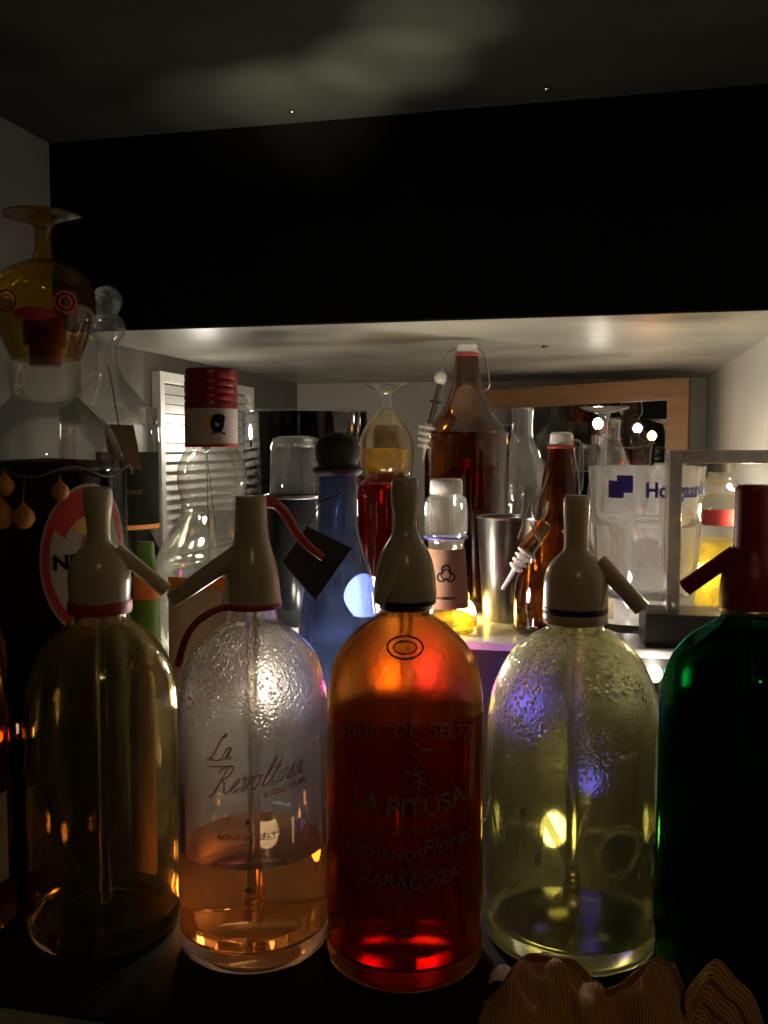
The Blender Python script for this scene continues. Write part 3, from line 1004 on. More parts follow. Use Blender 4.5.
# --- slim green bottle between the first two siphons
Dc = 0.715
rb, bodc = back_bottle('green_bottle', 'slim green bottle with orange neck label behind the first siphon spout', 'bottle', 146, Dc, MAT_T,
                       [(556, 9), (566, 11), (580, 12.5), (600, 13), (800, 13)], M['greenprint'])
bm = bmesh.new(); add_patch(bm, -.012, .012, zof(598, Dc) - MAT_T, zof(570, Dc) - MAT_T, lambda z: rad_at(bodc, z) + .0005, .0004, 20, 4)
finish(bm, 'neck_label', M['orangeprint'], rb)
rc0 = 13 * Dc / FPX + .0006
bm = bmesh.new(); add_patch(bm, -rc0 * 3.1, rc0 * 3.1, .004, zof(645, Dc) - MAT_T, rc0, .0004, 30, 4)  # invented dark wrap, keeps the green from showing through the dark siphon glass
finish(bm, 'body_label', M['browncap'], rb)
bm = bmesh.new(); zt = zof(557, Dc) - MAT_T
add_lathe(bm, [(0, zt), (.0065, zt), (.0065, zt + .010), (.0055, zt + .012), (0, zt + .012)], 24)
finish(bm, 'bottle_cap', M['greenprint'], rb, True, 40)

# --- blue bottle with ball stopper and black tag
Db = 0.76
rbl, bodyb = back_bottle('blue_bottle', 'cobalt blue bottle with black ball stopper and a black tag', 'bottle', 338, Db, MAT_T,
                         [(474, 19), (484, 20), (520, 20), (535, 22), (552, 27), (575, 34), (605, 38), (640, 40), (850, 40)], M['blueglass'])
bm = bmesh.new()
add_lathe(bm, spline(prof(Db, MAT_T, [(477, 18), (473, 24), (468, 25), (465, 20), (460, 21.5), (450, 23), (442, 21), (436, 15), (432.5, 6), (432, 0.01)]), 3), 40)
finish(bm, 'stopper', M['cork'], rbl, True, 60)
bm = bmesh.new()
yt = -.0345
q = [(282, 562), (307, 526), (352, 548), (315, 600)]
f1 = [bm.verts.new((((px - 338) * (Db - .034) / FPX), yt, zof(py, Db - .034) - MAT_T)) for px, py in q]
f2 = [bm.verts.new((v.co.x, yt + .0025, v.co.z)) for v in f1]
bm.faces.new(f1); bm.faces.new(f2[::-1])
for k in range(4):
    bm.faces.new((f1[k], f2[k], f2[(k + 1) % 4], f1[(k + 1) % 4]))
finish(bm, 'hang_tag', M['black'], rbl, False)
bm = bmesh.new(); add_tube(bm, [((307 - 338) * Db / FPX, yt + .001, zof(527, Db - .034) - MAT_T), (-.012, -.021, zof(500, Db) - MAT_T), (.003, -.019, zof(492, Db) - MAT_T)], .0007, 6)
finish(bm, 'tag_string', M['black'], rbl)

# --- dark jar with an upturned tumbler on it
Dt = 0.92
p = place(296, 500, Dt)
rj = thing('dark_jar', 'black glass jar on the step carrying an upturned tumbler', 'jar', (p.x, p.y, RZ))
zj = zof(493, Dt) - RZ
rr = 31 * Dt / FPX
bm = bmesh.new(); add_lathe(bm, [(0, 0), (rr * .9, 0), (rr, .004), (rr, zj - .006), (rr * .97, zj - .002), (rr * .9, zj), (0, zj)], 48)
M['jet'] = solid('jet_glass', (0.006, 0.006, 0.007), 0.15, spec=0.25)
finish(bm, 'jar_body', M['jet'], rj, True, 40)
bm = bmesh.new(); add_lathe(bm, [(rr * 1.0, zj - .005), (rr * 1.03, zj - .004), (rr * 1.03, zj - .002), (rr * 1.0, zj - .001)], 48)
finish(bm, 'jar_rim', M['steel'], rj)
zb = RZ + zj + .0003
rt = thing('tumbler', 'clear upturned tumbler with thick bubbly base, standing on the dark jar', 'glass', (p.x, p.y, zb))
rr = 26 * Dt / FPX; h = zof(436, Dt) - zb
bm = bmesh.new()
add_lathe(bm, [(rr * .95, 0), (rr, 0), (rr * .98, h * .5), (rr * .94, h * .85), (rr * .86, h * .96), (rr * .6, h), (0, h * .985), ], 40)
finish(bm, 'glass_wall', M['wavyglass'], rt, True, 50)
bm = bmesh.new(); add_lathe(bm, [(0, h * .82), (rr * .82, h * .80), (rr * .88, h * .86), (rr * .78, h * .955), (0, h * .97)], 40)
M['bubbly'] = glass('bubbly_glass_base', (.95, .95, .93), .05, 1.45, drops=(-1, -.9), scale=300, strength=.8)
finish(bm, 'thick_base', M['bubbly'], rt, True, 50)

# --- large smoked vase behind
Dw = 1.22
p = place(305, 430, Dw)
rw = thing('smoked_vase', 'wide dark smoked glass vase with shiny rim behind the tumbler', 'vase', (p.x, p.y, RZ))
rr = 62 * Dw / FPX; h = zof(411, Dw) - RZ
bm = bmesh.new(); add_lathe(bm, [(0, 0), (rr * .8, 0), (rr * .86, .01), (rr * .96, h * .5), (rr, h - .003), (rr * .985, h - .003), (rr * .93, h * .5), (rr * .8, .014), (0, .014)], 56)
finish(bm, 'vase_wall', M['smoke'], rw, True, 50)
bm = bmesh.new()
add_lathe(bm, [(rr * .985 + .0016 * math.cos(a), h - .0015 + .0016 * math.sin(a)) for a in [2 * PI * k / 10 for k in range(11)]], 56)
finish(bm, 'rim', M['clearglass'], rw)

# --- red bottle and upturned snifter on it
Dr = 0.95
rr_, bodyr = back_bottle('red_bottle', 'deep red bottle on the step wearing an upturned clear snifter', 'bottle', 386, Dr, RZ,
                         [(450, 13), (462, 14), (472, 17), (478, 23), (483, 29), (489, 31.5), (500, 32), (580, 32)], M['redglass'])
bm = bmesh.new()
zt = zof(450, Dr) - RZ
add_lathe(bm, prof(Dr, RZ, [(452, 0), (452, 13), (447, 13.5), (428, 12.5), (425, 11), (425, 0)]), 36)
finish(bm, 'bottle_cap', M['browncap'], rr_, True, 40)
bm = bmesh.new()
add_lathe(bm, prof(Dr, RZ, [(472, 18.5), (466, 22), (449, 22.5), (448, 14), (472, 14), (472, 18.5)]), 36)
finish(bm, 'neck_band', M['yband'], rr_, True, 40)
zs = zof(476.5, Dr) + .0006
rs = thing('snifter_glass', 'upturned clear snifter glass over the red bottle, flared foot on top', 'glass', (rr_.location.x, rr_.location.y, zs), 'upturned snifter glasses')
pr = prof(Dr, zs, [(477, 25.5), (465, 27), (450, 28), (438, 26.5), (425, 20), (415, 12), (408, 7)])
bm = bmesh.new(); add_lathe(bm, [(q_[0], max(q_[1], 0)) for q_ in spline(pr, 4)], 48)
finish(bm, 'bowl', M['goldclear'], rs, True, 60)
pr = prof(Dr, zs, [(409, 7), (402, 5.5), (396, 6.5), (391, 10), (387, 18), (385, 21), (383.5, 21), (384, 10)])
bm = bmesh.new(); add_lathe(bm, [(0, pr[0][1])] + pr + [(0, pr[-1][1])], 40)
finish(bm, 'stem_and_foot', M['wavyglass'], rs, True, 50)


# --- swing-top bottles
def swing_top(px, D, pts, mat, cap_py, label, lever_pts, clip, hinge):
    root, body = back_bottle('swing_top_bottle', label, 'bottle', px, D, RZ, pts, mat, 'brown swing-top bottles')
    py0, hw0 = pts[0]
    bm = bmesh.new()
    add_lathe(bm, prof(D, RZ, [(py0 + 1, 0.01), (py0 + 1, hw0 * .9), (py0 - 3, hw0 * .95), (cap_py + 2, hw0 * .9), (cap_py, hw0 * .7), (cap_py, 0.01)]), 36)
    finish(bm, 'stopper', M['porcelain'], root, True, 40)
    bm = bmesh.new(); add_lathe(bm, [(hw0 * 1.05 * sc(py0, D) + .0009 * math.cos(a), zof(py0 + 1, D) - RZ + .0015 * math.sin(a)) for a in [2 * PI * k / 8 for k in range(9)]], 36)
    finish(bm, 'gasket', M['redrubber'], root)
    bm = bmesh.new()
    for path in lever_pts:
        pts3 = spline([tuple(loc(a, b, D, RZ, px, y)) for a, b, y in path], 5)
        add_tube(bm, pts3, .0011, 8)
    finish(bm, 'wire_bail', M['wire'], root)
    return root, body


Ds = 1.012
rb1, bodb1 = swing_top(466, Ds, [(354, 11.5), (362, 12), (372, 13), (385, 15), (400, 20), (412, 26), (422, 34), (434, 40), (446, 42), (585, 42)], M['brownglass'], 343.5,
                       'tall amber-brown swing-top bottle under the niche soffit, white stopper beads hanging on its left',
                       [((462, 347, 0), (448, 351, 0), (443, 360, -.004), (441, 372, -.010), (440, 380, -.014)), ((472, 347, 0), (480, 350, 0), (485, 362, -.002), (488, 384, 0)), ((488, 384, 0), (487, 388, .004), (484, 390, .004))], None, None)
# hanging pourer with porcelain bead and ribbed white plug
bm = bmesh.new()
x_ = lambda px, py, y=-.016: loc(px, py, Ds, RZ, 466, y)
add_ball(bm, x_(440, 379), .0072)
finish(bm, 'porcelain_bead', M['porcelain'], rb1)
bm = bmesh.new(); add_tube(bm, [x_(439, 385), x_(434, 408), x_(428, 428)], .0030, 12)
add_tube(bm, [x_(435.2, 401), x_(434.5, 404)], .0068, 14)
finish(bm, 'pourer_rod', M['tube'], rb1)
bm = bmesh.new()
a_, b_ = x_(429, 424), x_(425, 448)
add_tube(bm, [a_, b_], .0040, 12)
for k in range(4):
    c = a_.lerp(b_, .12 + k * .25)
    add_tube(bm, [c, c + (b_ - a_).normalized() * .0032], .0102 - k * .0006, 16)
add_tube(bm, [b_, x_(423, 461)], .0018, 10, True, .0010)
finish(bm, 'ribbed_plug', M['whiteplastic'], rb1, True, 40)
bm = bmesh.new()
rl = lambda z: rad_at(bodb1, z) + .0007
Rl = rad_at(bodb1, zof(408, Ds) - RZ)
zc_ = zof(405, Ds) - RZ
for j in range(1):
    rows = []
    for j2 in range(7):
        row = []
        for k in range(32):
            a = 2 * PI * k / 32; t = j2 / 6
            x, z = .0165 * t * math.cos(a), zc_ + .021 * t * math.sin(a)
            R = rl(z); ang = min(max(x / R, -1.3), 1.3)
            row.append(bm.verts.new((R * math.sin(ang), -R * math.cos(ang), z)))
        rows.append(row)
    for a, b in zip(rows, rows[1:]):
        for k in range(32):
            bm.faces.new((a[k], b[k], b[(k + 1) % 32], a[(k + 1) % 32]))
bmesh.ops.remove_doubles(bm, verts=bm.verts, dist=1e-6)
sl = finish(bm, 'shoulder_label', M['tanpaper'], rb1)
bm = bmesh.new(); add_lathe(bm, [(0, .006)] + [(r - .0025, max(z, .006)) for r, z in bodb1 if z < zof(457, Ds) - RZ] + [(0, zof(457, Ds) - RZ)], 40)
finish(bm, 'beer', M['beer'], rb1, True, 40)

Ds2 = 0.87
rb2, bodb2 = swing_top(560, Ds2, [(446, 12.5), (455, 14), (480, 18.5), (500, 21), (520, 24), (535, 28), (555, 36), (575, 43), (600, 46), (660, 46)], M['brownglass2'], 432,
                       'darker brown swing-top bottle directly behind the droplet-beaded siphon, its stopper flipped open',
                       [((552, 448, -.004), (548, 470, -.010), (542, 490, -.020), (536, 500, -.024), (533, 512, -.024), (538, 520, -.024), (546, 512, -.024), (548, 500, -.022)), ((570, 440, 0), (579, 444, -.004), (581, 470, -.006), (580, 490, -.006))], None, None)
x_ = lambda px, py, y=-.032: loc(px, py, Ds2, RZ, 560, y)
bm = bmesh.new()
add_tube(bm, [x_(546, 520), x_(528, 548)], .0065, 16, True, .0085)
finish(bm, 'flipped_stopper', M['tube'], rb2, True, 40)
bm = bmesh.new()
a_, b_ = x_(529, 548), x_(517, 566)
add_tube(bm, [a_, b_], .0050, 12)
for k in range(4):
    c = a_.lerp(b_, .05 + k * .26)
    add_tube(bm, [c, c + (b_ - a_).normalized() * .0022], .0088 - k * .0006, 16)
add_tube(bm, [b_, x_(505, 586)], .0024, 10, True, .0016)
finish(bm, 'ribbed_plug', M['whiteplastic'], rb2, True, 40)
bm = bmesh.new(); add_tube(bm, [x_(531, 500), x_(520, 536)], .0010, 8); add_tube(bm, [x_(531, 520), x_(541, 540)], .001, 8)
finish(bm, 'plug_wire', M['wire'], rb2)

# --- small bottle with trefoil label
Dh = 0.88
rh, bodh = back_bottle('sauce_bottle', 'small pale-capped clear bottle with tan trefoil warning label and yellow contents', 'bottle', 446, Dh, RZ,
                       [(494, 15), (499, 20), (510, 21.5), (530, 21.5), (537, 20), (541, 18), (546, 17.5), (560, 19), (606, 22), (622, 26), (650, 32)], M['clearglass'])
bm = bmesh.new(); add_lathe(bm, prof(Dh, RZ, [(494, 0.01), (494, 16), (491, 16.5), (481, 16), (478.5, 14), (478.5, 0.01)]), 36)
finish(bm, 'bottle_cap', M['whiteplastic'], rh, True, 40)
bm = bmesh.new(); add_lathe(bm, [(21.2 * Dh / FPX + .0011 * math.cos(a), zof(537, Dh) - RZ + .0011 * math.sin(a)) for a in [2 * PI * k / 8 for k in range(9)]], 40)
finish(bm, 'neck_wire', M['blueprint'], rh)
zl0, zl1 = zof(606, Dh) - RZ, zof(548, Dh) - RZ
rf = lambda z: rad_at(bodh, z) + .0006
bm = bmesh.new(); add_patch(bm, -.030, .030, zl0, zl1, rf, .0004, 30, 10)
hl = finish(bm, 'label', M['tanpaper'], rh)
bm = bmesh.new(); zc_ = zof(572, Dh) - RZ
Rh = rf(zc_) + .0008
for k in range(3):
    a = PI / 2 + k * 2 * PI / 3
    add_ellipse(bm, .005 * math.cos(a), zc_ + .005 * math.sin(a), .0048, .0048, Rh, .62, a - PI * .78, a + PI * .78 - 0.0, 24, 1)
add_ellipse(bm, 0, zc_, .0052, .0052, Rh, .8, seg=28, nr=1)
add_ellipse(bm, 0, zc_ - .022, .010, .0012, rf(zc_ - .022) + .0008, 0, seg=20, nr=1)
finish(bm, 'trefoil_mark', M['blackprint'], hl)
bm = bmesh.new(); zly = zof(607, Dh) - RZ
add_lathe(bm, [(0, .003)] + [(r - .0015, max(z, .003)) for r, z in bodh if z < zly] + [(0, zly)], 40)
finish(bm, 'sauce', M['yellowliquid'], rh, True, 40)

# --- steel shaker tin
Dk = 0.937
p = place(505, 580, Dk)
rk = thing('shaker_tin', 'tall brushed steel shaker tin between the two brown bottles', 'shaker', (p.x, p.y, RZ))
h = zof(514, Dk) - RZ; rr = 29 * Dk / FPX
bm = bmesh.new()
add_lathe(bm, [(0, .002), (rr * .70, .001), (rr * .74, 0), (rr * .77, .003), (rr * .80, .02), (rr * .98, h - .004)], 56)
add_lathe(bm, [(rr * .98, h - .004), (rr * .95, h - .004), (rr * .77, .02), (0, .012)], 56)
finish(bm, 'tin_body', M['steel'], rk, True, 40)
bm = bmesh.new(); add_lathe(bm, [(rr * .97 + .0016 * math.cos(a), h - .003 + .0016 * math.sin(a)) for a in [2 * PI * k / 10 for k in range(11)]], 56)
finish(bm, 'rolled_rim', M['steel'], rk)

# --- conical decanter and stem glass before the mirror
Dq = 1.18
back_root, bodq = back_bottle('conical_decanter', 'clear conical decanter with straight neck before the mirror', 'decanter', 521, Dq, RZ,
                              [(408, 13), (412, 11), (430, 10.5), (440, 12), (455, 19), (475, 27), (495, 33), (520, 36), (570, 37)], M['wavyglass'])
Dg = 1.16
p = place(604, 430, Dg)
rgl = thing('stem_glass', 'upturned clear wine glass before the mirror, left of the faceted tumbler', 'glass', (p.x, p.y, RZ))
pr = prof(Dg, RZ, [(590, 27), (560, 29), (530, 26), (510, 16), (500, 6)])
pr = [(q_[0], max(q_[1] - pr[0][1], 0)) for q_ in spline(pr, 3)]
zt = pr[-1][1]
bm = bmesh.new(); add_lathe(bm, pr, 40); finish(bm, 'bowl', M['wavyglass'], rgl, True, 60)
h = zof(407, Dg) - RZ
bm = bmesh.new(); add_lathe(bm, [(0, zt - .002), (.0075, zt - .001), (.004, zt + .02), (.004, h - .022), (.008, h - .008), (.025, h - .004), (.030, h - .001), (.030, h), (.012, h), (0, h - .001)], 40)
finish(bm, 'stem_and_foot', M['wavyglass'], rgl, True, 50)

# --- framed mirror leaning at the back
pR = place(690, 378, 1.36); pL = place(478, 402, 1.50)
rm = thing('framed_mirror', 'oak framed mirror leaning at the back of the niche', 'mirror', (pR.x, pR.y, RZ), face=False, rz=0)
dx = pL - pR; wid = math.hypot(dx.x, dx.y); ang = math.atan2(-dx.y, -dx.x)
rm.rotation_euler = (0, 0, ang)
rm.location = (pL.x, pL.y, RZ)
hR = pR.z - RZ; hL = hR - .012
fw = .030
def quad_prism(bm, pts, y0, y1):
    a = [bm.verts.new((x, y0, z)) for x, z in pts]; b = [bm.verts.new((x, y1, z)) for x, z in pts]
    n = len(pts)
    bm.faces.new(a); bm.faces.new(b[::-1])
    for k in range(n):
        bm.faces.new((a[k], b[k], b[(k + 1) % n], a[(k + 1) % n]))
slope = math.atan2(.012, wid)
bm = bmesh.new()
T = Matrix.Rotation(-slope, 4, 'Y')
quad_prism(bm, [(0, hR - fw), (0, hR), (wid, hR), (wid, hR - fw)], -.011, .011)
quad_prism(bm, [(0, .006), (0, fw + .006), (wid, fw + .006), (wid, .006)], -.011, .011)
quad_prism(bm, [(0, fw + .006), (0, hR - fw), (fw, hR - fw), (fw, fw + .006)], -.0105, .0105)
quad_prism(bm, [(wid - fw, fw + .006), (wid - fw, hR - fw), (wid, hR - fw), (wid, fw + .006)], -.0105, .0105)
for v in bm.verts:
    v.co.z += -.006 * (1 - 2 * 0) * 0 + (-.010 * (1 - v.co.x / wid) if v.co.z > .05 else 0)
    if v.co.z < .007: v.co.z = 0.0005
finish(bm, 'wooden_frame', M['wood'], rm, False)
bm = bmesh.new(); quad_prism(bm, [(fw * .8, fw * .8), (fw * .8, hR - fw - .008), (wid - fw * .8, hR - fw * .8), (wid - fw * .8, fw * .8)], -.002, .002)
finish(bm, 'mirror_glass', M['mirror'], rm, False)

# --- faceted beer tumbler with blue logo
Dz = 0.90
p = place(645, 540, Dz)
rz_ = thing('beer_tumbler', 'thick faceted clear beer tumbler with blue logo lettering', 'glass', (p.x, p.y, RZ))
h = zof(466, Dz) - RZ
R0 = 57 * Dz / FPX
seg = 72
rows = []
def tum(frac, inset=0.0):
    # lower half six-sided, upper part round
    z = h * frac
    rad = (R0 * (.80 + .20 * frac)) - inset
    mix = 1 - min(max((frac - .62) / .12, 0), 1)
    out = []
    for k in range(seg):
        a = 2 * PI * k / seg
        sect = PI / 3
        am = (a + sect / 2) % sect - sect / 2
        hexr = rad * math.cos(sect / 2) / math.cos(am) * 1.06
        r = rad * (1 - mix) + min(hexr, rad * 1.02) * mix
        out.append((r * math.sin(a), -r * math.cos(a), z))
    return out
bm = bmesh.new()
fr_o = [0, .03, .2, .4, .58, .64, .68, .72, .76, .85, .95, 1.0]
rings = [[bm.verts.new(v) for v in tum(f)] for f in fr_o] + [[bm.verts.new(v) for v in tum(f, .0045 + .003 * (f < .66))] for f in fr_o[::-1] if f > .15]
for a, b in zip(rings, rings[1:]):
    for k in range(seg):
        bm.faces.new((a[k], a[(k + 1) % seg], b[(k + 1) % seg], b[k]))
bm.faces.new(rings[0]); bm.faces.new(rings[-1])
M['tumglass'] = glass('tumbler_glass', (.97, .97, .98), 0.03, 1.5, wob=.35, haze=.2)
finish(bm, 'glass_wall', M['tumglass'], rz_, True, 25)
zl = zof(490, Dz - R0) - RZ
Rz = R0 * (.80 + .20 * zl / h) + .0008
bm = bmesh.new()
text_bm(bm, 'Hoegaarden', .0165, .0400, zl - .001, Rz, bold=.0005, sy=1.15)
lg = finish(bm, 'blue_lettering', M['blueprint'], rz_, False)
bm = bmesh.new()
add_patch(bm, -.036, -.020, zl - .008, zl + .008, Rz, .0003, 8, 3); add_patch(bm, -.027, -.0115, zl - .003, zl + .013, Rz + .0002, .0003, 8, 3)
finish(bm, 'blue_logo_squares', M['blueprint'], rz_, False)

# --- clear acrylic holder on black foot
Dp = 0.80
pa = place(645, 640, Dp)
rp = thing('acrylic_stand', 'clear acrylic display stand with thick edges on a black foot', 'stand', (pa.x, pa.y, RZ), face=False, rz=math.radians(4))
k_ = Dp / FPX
W = .112
bx0 = .0
bm = bmesh.new(); add_box(bm, bx0, W + .012, .000, .052, 0, zof(614, Dp) - RZ, .002)
finish(bm, 'foot', M['black'], rp, False)
zt = zof(450, Dp) - RZ; zf = zof(614, Dp) - RZ
bm = bmesh.new()
e = .0115; xa = .019
add_box(bm, xa, xa + e, .012, .036, zf - .001, zt, .0015)
add_box(bm, xa + e, xa + .098, .012, .036, zt - e, zt, .0015)
add_box(bm, xa + .098, xa + .098 + e, .012, .036, zf - .001, zt, .0015)
finish(bm, 'thick_edges', M['acrylic'], rp, False)
bm = bmesh.new(); add_box(bm, xa + e, xa + .098, .0225, .0255, zf, zt - e)
finish(bm, 'clear_pane', M['sheet'], rp, False)

# --- round clear bottle behind it
De = 0.965
rq, bode = back_bottle('round_bottle', 'round clear bottle with red label and yellow contents behind the acrylic stand', 'bottle', 719, De, RZ,
                       [(470, 12), (478, 13), (485, 20), (494, 31), (505, 36), (520, 37), (590, 37)], M['clearglass'])
bm = bmesh.new(); add_lathe(bm, prof(De, RZ, [(472, .01), (472, 14), (462, 14), (460, 12), (460, .01)]), 32)
finish(bm, 'bottle_cap', M['steel'], rq, True, 40)
Re = 37 * De / FPX
bm = bmesh.new(); add_patch(bm, -.030, .030, zof(526, De - Re) - RZ, zof(510, De - Re) - RZ, Re + .0004, .0004, 24, 3)
finish(bm, 'label', M['redprint'], rq)
bm = bmesh.new(); add_lathe(bm, [(0, .004), (Re - .002, .004), (Re - .002, zof(540, De) - RZ), (0, zof(540, De) - RZ)], 40)
finish(bm, 'liqueur', M['yellowliquid'], rq, True, 40)

# --- slatted white panel on the left wall
rs_ = thing('slatted_panel', 'white slatted panel on the left wall behind the red-capped bottle', 'panel', (XL, 1.22, CAMZ - .028), face=False, rz=0)
ph = .125; pw = .16
bm = bmesh.new()
for y0, y1, z0, z1 in ((-pw, pw, ph - .012, ph), (-pw, pw, -ph, -ph + .012), (-pw, -pw + .012, -ph + .012, ph - .012), (pw - .012, pw, -ph + .012, ph - .012)):
    add_box(bm, .0008, .012, min(y0, y1), max(y0, y1), min(z0, z1), max(z0, z1))
finish(bm, 'panel_frame', M['whiteplastic'], rs_, False)
bm = bmesh.new()
n = 18
for k in range(n):
    z = -ph + .016 + (2 * ph - .03) * k / n
    hgt = (2 * ph - .03) / n
    v = [bm.verts.new(q_) for q_ in ((.0095, -pw + .01, z), (.0095, pw - .01, z), (.003, pw - .01, z + hgt * .93), (.003, -pw + .01, z + hgt * .93),
                                     (.0075, -pw + .01, z), (.0075, pw - .01, z), (.001, pw - .01, z + hgt * .93), (.001, -pw + .01, z + hgt * .93))]
    for f in ((0, 1, 2, 3), (7, 6, 5, 4), (0, 4, 5, 1), (1, 5, 6, 2), (2, 6, 7, 3), (3, 7, 4, 0)):
        bm.faces.new([v[i] for i in f])
finish(bm, 'slats', M['whiteplastic'], rs_, False)

# --- amber mesh pouch on the counter, front right
m, nt, out = newmat('amber_mesh_cloth')
b = nt.nodes.new('ShaderNodeBsdfPrincipled')
tc = nt.nodes.new('ShaderNodeTexCoord')
w1 = nt.nodes.new('ShaderNodeTexWave'); w1.inputs['Scale'].default_value = 130; w1.bands_direction = 'X'; w1.inputs['Distortion'].default_value = 2.0
w1.inputs['Detail Scale'].default_value = .6
w2 = nt.nodes.new('ShaderNodeTexWave'); w2.inputs['Scale'].default_value = 60; w2.bands_direction = 'Y'; w2.inputs['Distortion'].default_value = 1.0
for w_ in (w1, w2):
    nt.links.new(tc.outputs['UV'], w_.inputs['Vector'])
w1.inputs['Scale'].default_value = 14; w2.inputs['Scale'].default_value = 9
ad = nt.nodes.new('ShaderNodeMath'); ad.operation = 'MULTIPLY'
nt.links.new(w1.outputs['Fac'], ad.inputs[0]); nt.links.new(w2.outputs['Fac'], ad.inputs[1])
r = ramp(nt, w1.outputs['Fac'], [(0.1, (0.40, 0.12, 0.015)), (0.8, (0.95, 0.46, 0.09))])
nt.links.new(r.outputs['Color'], b.inputs['Base Color'])
b.inputs['Roughness'].default_value = .45
b.inputs['Sheen Weight'].default_value = .4
bp = nt.nodes.new('ShaderNodeBump'); bp.inputs['Strength'].default_value = .6; bp.inputs['Distance'].default_value = .001
nt.links.new(w1.outputs['Fac'], bp.inputs['Height']); nt.links.new(bp.outputs[0], b.inputs['Normal'])
nt.links.new(b.outputs[0], out.inputs[0])
M['cloth'] = m

pc = place(612, 1010, .508)
cl = thing('mesh_pouch', 'crumpled amber brown mesh pouch lying before the two right-hand siphons', 'pouch', (pc.x, pc.y, MAT_T), rz=YAW - .36)
def cloth_mesh(bm, nu, nv, fn, swap=False):
    uvl = bm.loops.layers.uv.new('UVMap')
    V = [[bm.verts.new(fn(i / nu, j / nv)) for j in range(nv + 1)] for i in range(nu + 1)]
    for i in range(nu):
        for j in range(nv):
            f = bm.faces.new((V[i][j], V[i + 1][j], V[i + 1][j + 1], V[i][j + 1]))
            for l, (a, b) in zip(f.loops, ((i, j), (i + 1, j), (i + 1, j + 1), (i, j + 1))):
                l[uvl].uv = (b / nv * .7, a / nu) if swap else (a / nu * 2, b / nv)
def pouch(u, v):
    x = -.072 + .118 * u
    y = -.05 + .080 * v
    prof_h = math.sin(PI * min(max(v, 0), 1)) ** .6
    ramp_ = .022 + .030 * (u ** 1.1) + .008 * math.sin(PI * min(u * 2.2, 1))
    z = prof_h * (ramp_ + .004 * math.sin(13 * u + 5 * v) + .003 * math.sin(29 * u - 9 * v + 1) + .0022 * math.sin(41 * u + 22 * v) - .012 * math.exp(-((u - .78 + .25 * v) / .05) ** 2)) * min(1, 6 * u + .08) * min(1, 6 * (1 - u) + .3)
    return (x + .003 * math.sin(9 * v), y + .004 * math.sin(7 * u), max(z, .0004))
bm = bmesh.new(); cloth_mesh(bm, 70, 44, pouch)
o = finish(bm, 'pouch_body', M['cloth'], cl, True, 180)
md = o.modifiers.new('thickness', 'SOLIDIFY'); md.thickness = .0008; md.offset = 1
def ruffle(u, v):
    # gathered mouth of the pouch, a curled fan at the right end
    a = -.5 + 3.0 * u
    rad = .008 + .034 * v
    x = .046 + rad * .55 * math.cos(a) + .012 * v
    y = -.020 + .03 * (v - .5) + .006 * math.sin(10 * u)
    z = .012 + rad * 1.05 * math.sin(a) + .0016 * math.sin(24 * u + 3 * v)
    y += .0035 * math.sin(26 * v + 2 * u)
    return (x, y, max(z, .0006))
bm = bmesh.new(); cloth_mesh(bm, 60, 60, ruffle, True)
o = finish(bm, 'gathered_mouth', M['cloth'], cl, True, 180)
md = o.modifiers.new('thickness', 'SOLIDIFY'); md.thickness = .0008; md.offset = 1
bm = bmesh.new()
for sy_ in (0,):
    V_ = [[bm.verts.new((-.078 + .022 * a / 6, .022 + .018 * b / 4 + .004 * a / 6, .004 + .004 * math.sin(a * .9) + .004 * math.sin(PI * b / 4))) for b in range(5)] for a in range(7)]
    for a in range(6):
        for b in range(4):
            bm.faces.new((V_[a][b], V_[a + 1][b], V_[a + 1][b + 1], V_[a][b + 1]))
o = finish(bm, 'satin_tag', M['whiteplastic'], cl, True, 180)
o['label'] = 'white satin tag'
md = o.modifiers.new('thickness', 'SOLIDIFY'); md.thickness = .0006
bm = bmesh.new()
pts = spline([tuple(pouch(t, .62)[:2]) + (pouch(t, .62)[2] + .0025,) for t in [i / 14 for i in range(15)]], 3)
add_tube(bm, pts, .0022, 8)
finish(bm, 'hem_cord', M['cloth'], cl, True, 180)

# ------------------------------------------------------------------ string of small bulbs behind the bottles, some of them added for brightness
root = thing('string_lights', 'string of small coloured bulbs glowing among the bottles, some hidden and added for light', 'lights', (place(372, 600, .85).x, place(372, 600, .85).y, RZ), face=False, rz=0)
base = Vector(root.location)
WH, WW, YE, OR, MG, BL = (1, .93, .80), (1, .80, .50), (1, .62, .12), (1, .38, .08), (1, .10, .22), (.16, .13, 1)
bulbs = [  # px, py, D, radius, colour, strength
    (5, 735, .672, .004, WW, 12), (190, 884, .665, .007, OR, 80), (225, 850, .73, .008, OR, 22),  # last one added to brighten the amber soda from behind
    (206, 434, 1.20, .010, WH, 90),  # added behind the red-capped bottle to light the slatted panel
    (268, 690, .78, .013, WH, 80), (313, 690, .80, .011, WH, 80),
    (364, 597, .855, .019, WH, 95), (408, 508, .90, .007, WH, 90),  # second one added, hidden by a siphon head, to light the white plug
    (386, 684, .80, .011, OR, 26), (434, 672, .80, .009, (1, .10, .45), 30),
    (464, 612, .935, .012, YE, 60),
    (508, 702, .79, .013, (.10, .07, 1), 9), (592, 780, .74, .009, (.12, .09, 1), 2),
    (552, 828, .72, .012, (1, .78, .36), 40),
    (598, 424, 1.27, .007, WH, 55), (652, 436, 1.25, .006, OR, 40),  # added to brighten the mirror; the orange one imitates a reflection
    (622, 585, 1.03, .014, WH, 190), (654, 674, .785, .007, WH, 30),
    (700, 572, 1.03, .009, WH, 110), (752, 520, .92, .009, WW, 200),  # both added out of sight, to brighten the tumbler and the right wall
]
socket_pts = []
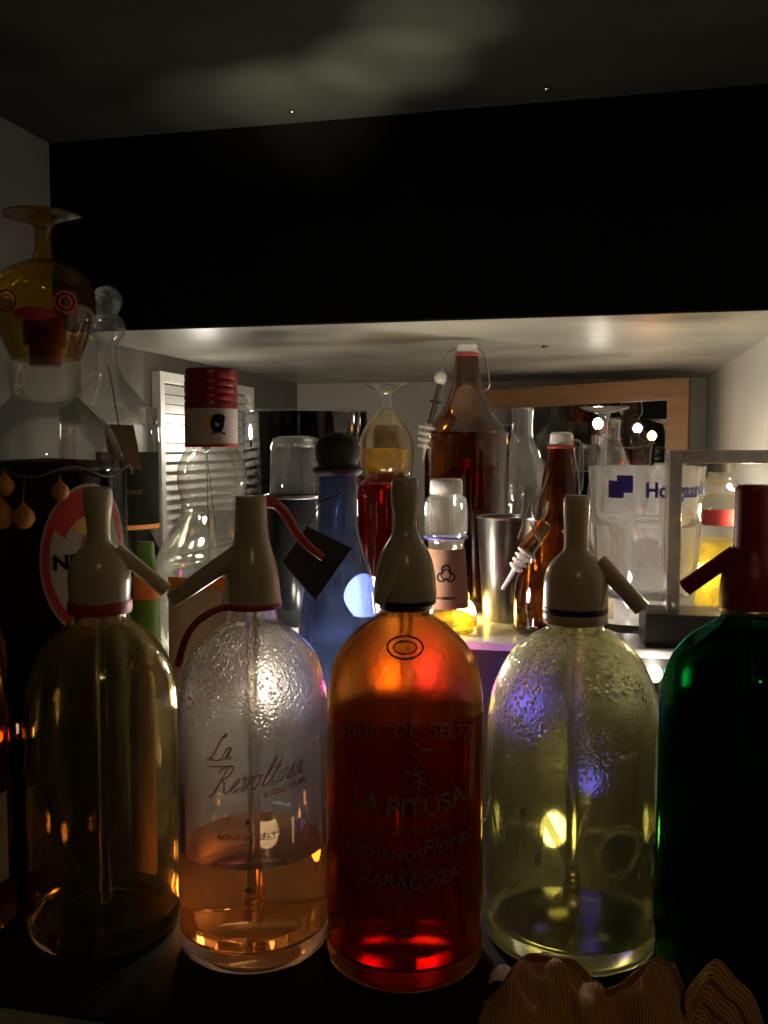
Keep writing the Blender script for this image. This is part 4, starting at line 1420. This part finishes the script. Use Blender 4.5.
for px, py, D, r, c, s in bulbs:
    q = place(px, py, D)
    mm = emis('glowing_bulb', c, s)
    bm = bmesh.new()
    add_lathe(bm, spline([(0, -r * 1.0), (r * .5, -r * .9), (r * .98, -r * .1), (r * .8, r * .62), (r * .35, r * 1.05), (0, r * 1.15)], 3), 20, tuple(q - base))
    bo = finish(bm, 'bulb', mm, root, True, 60)
    bm = bmesh.new(); add_lathe(bm, [(0, -r * 1.9), (r * .55, -r * 1.9), (r * .6, -r * .9), (0, -r * .9)], 14, tuple(q - base))
    finish(bm, 'socket', M['cable'], bo)
    socket_pts.append(q - base + Vector((0, 0, -r * 1.85)))
bm = bmesh.new()
for a, b in zip(socket_pts, socket_pts[1:]):
    mid = a.lerp(b, .5); mid.z = min(a.z, b.z) - .004
    mid.z = max(mid.z, -base.z + .006)
    add_tube(bm, spline([tuple(a), tuple(a.lerp(mid, .5) - Vector((0, 0, .002))), tuple(mid), tuple(mid.lerp(b, .5) - Vector((0, 0, .002))), tuple(b)], 3), .0009, 6)
finish(bm, 'cable', M['cable'], root)

# dim pendant lamp of the room, behind the people at the bar
ld = bpy.data.lights.new('room_lamp', 'POINT'); ld.energy = 2.0; ld.color = (1, .75, .45); ld.shadow_soft_size = .03
lo = bpy.data.objects.new('room_lamp', ld); COL.objects.link(lo); lo.location = (0.25, -.45, .95)

# added upward spots without fixture, floating behind the siphon heads: pale ceiling pool
for nm, px_, py_, en, ang_, tx, ty in (('added_ceiling_spot', 300, 560, 9, 30, 305, 104), ('added_ceiling_spot', 300, 560, 4, 28, 240, 110), ('added_ceiling_spot', 300, 560, 8, 26, 385, 74), ('added_ceiling_spot', 300, 560, 5, 24, 425, 35)):
    sd = bpy.data.lights.new(nm, 'SPOT'); sd.energy = en; sd.color = (1, .95, .75); sd.spot_size = math.radians(ang_); sd.spot_blend = 1.0; sd.shadow_soft_size = .006
    so = bpy.data.objects.new(nm, sd); COL.objects.link(so)
    a_ = place(px_, 470, .665); so.location = a_
    Dt_ = (ZC - CAMZ) / ((450 - ty) / FPX)
    b_ = place(tx, ty, Dt_)
    so.rotation_euler = (b_ - a_).to_track_quat('-Z', 'Y').to_euler()

wd = bpy.data.worlds.new('world'); S.world = wd; wd.use_nodes = True
wd.node_tree.nodes['Background'].inputs[0].default_value = (1, .8, .55, 1)
wd.node_tree.nodes['Background'].inputs[1].default_value = .004

# ------------------------------------------------------------------ view
S.view_settings.view_transform = 'Standard'
S.view_settings.look = 'None'
S.view_settings.exposure = 0
S.view_settings.gamma = 1
S.view_settings.use_curve_mapping = False
cy = S.cycles
cy.max_bounces = 24; cy.transmission_bounces = 24; cy.transparent_max_bounces = 48; cy.glossy_bounces = 8; cy.diffuse_bounces = 4
cy.sample_clamp_indirect = 4.0
cy.blur_glossy = 0.6
cy.use_denoising = True
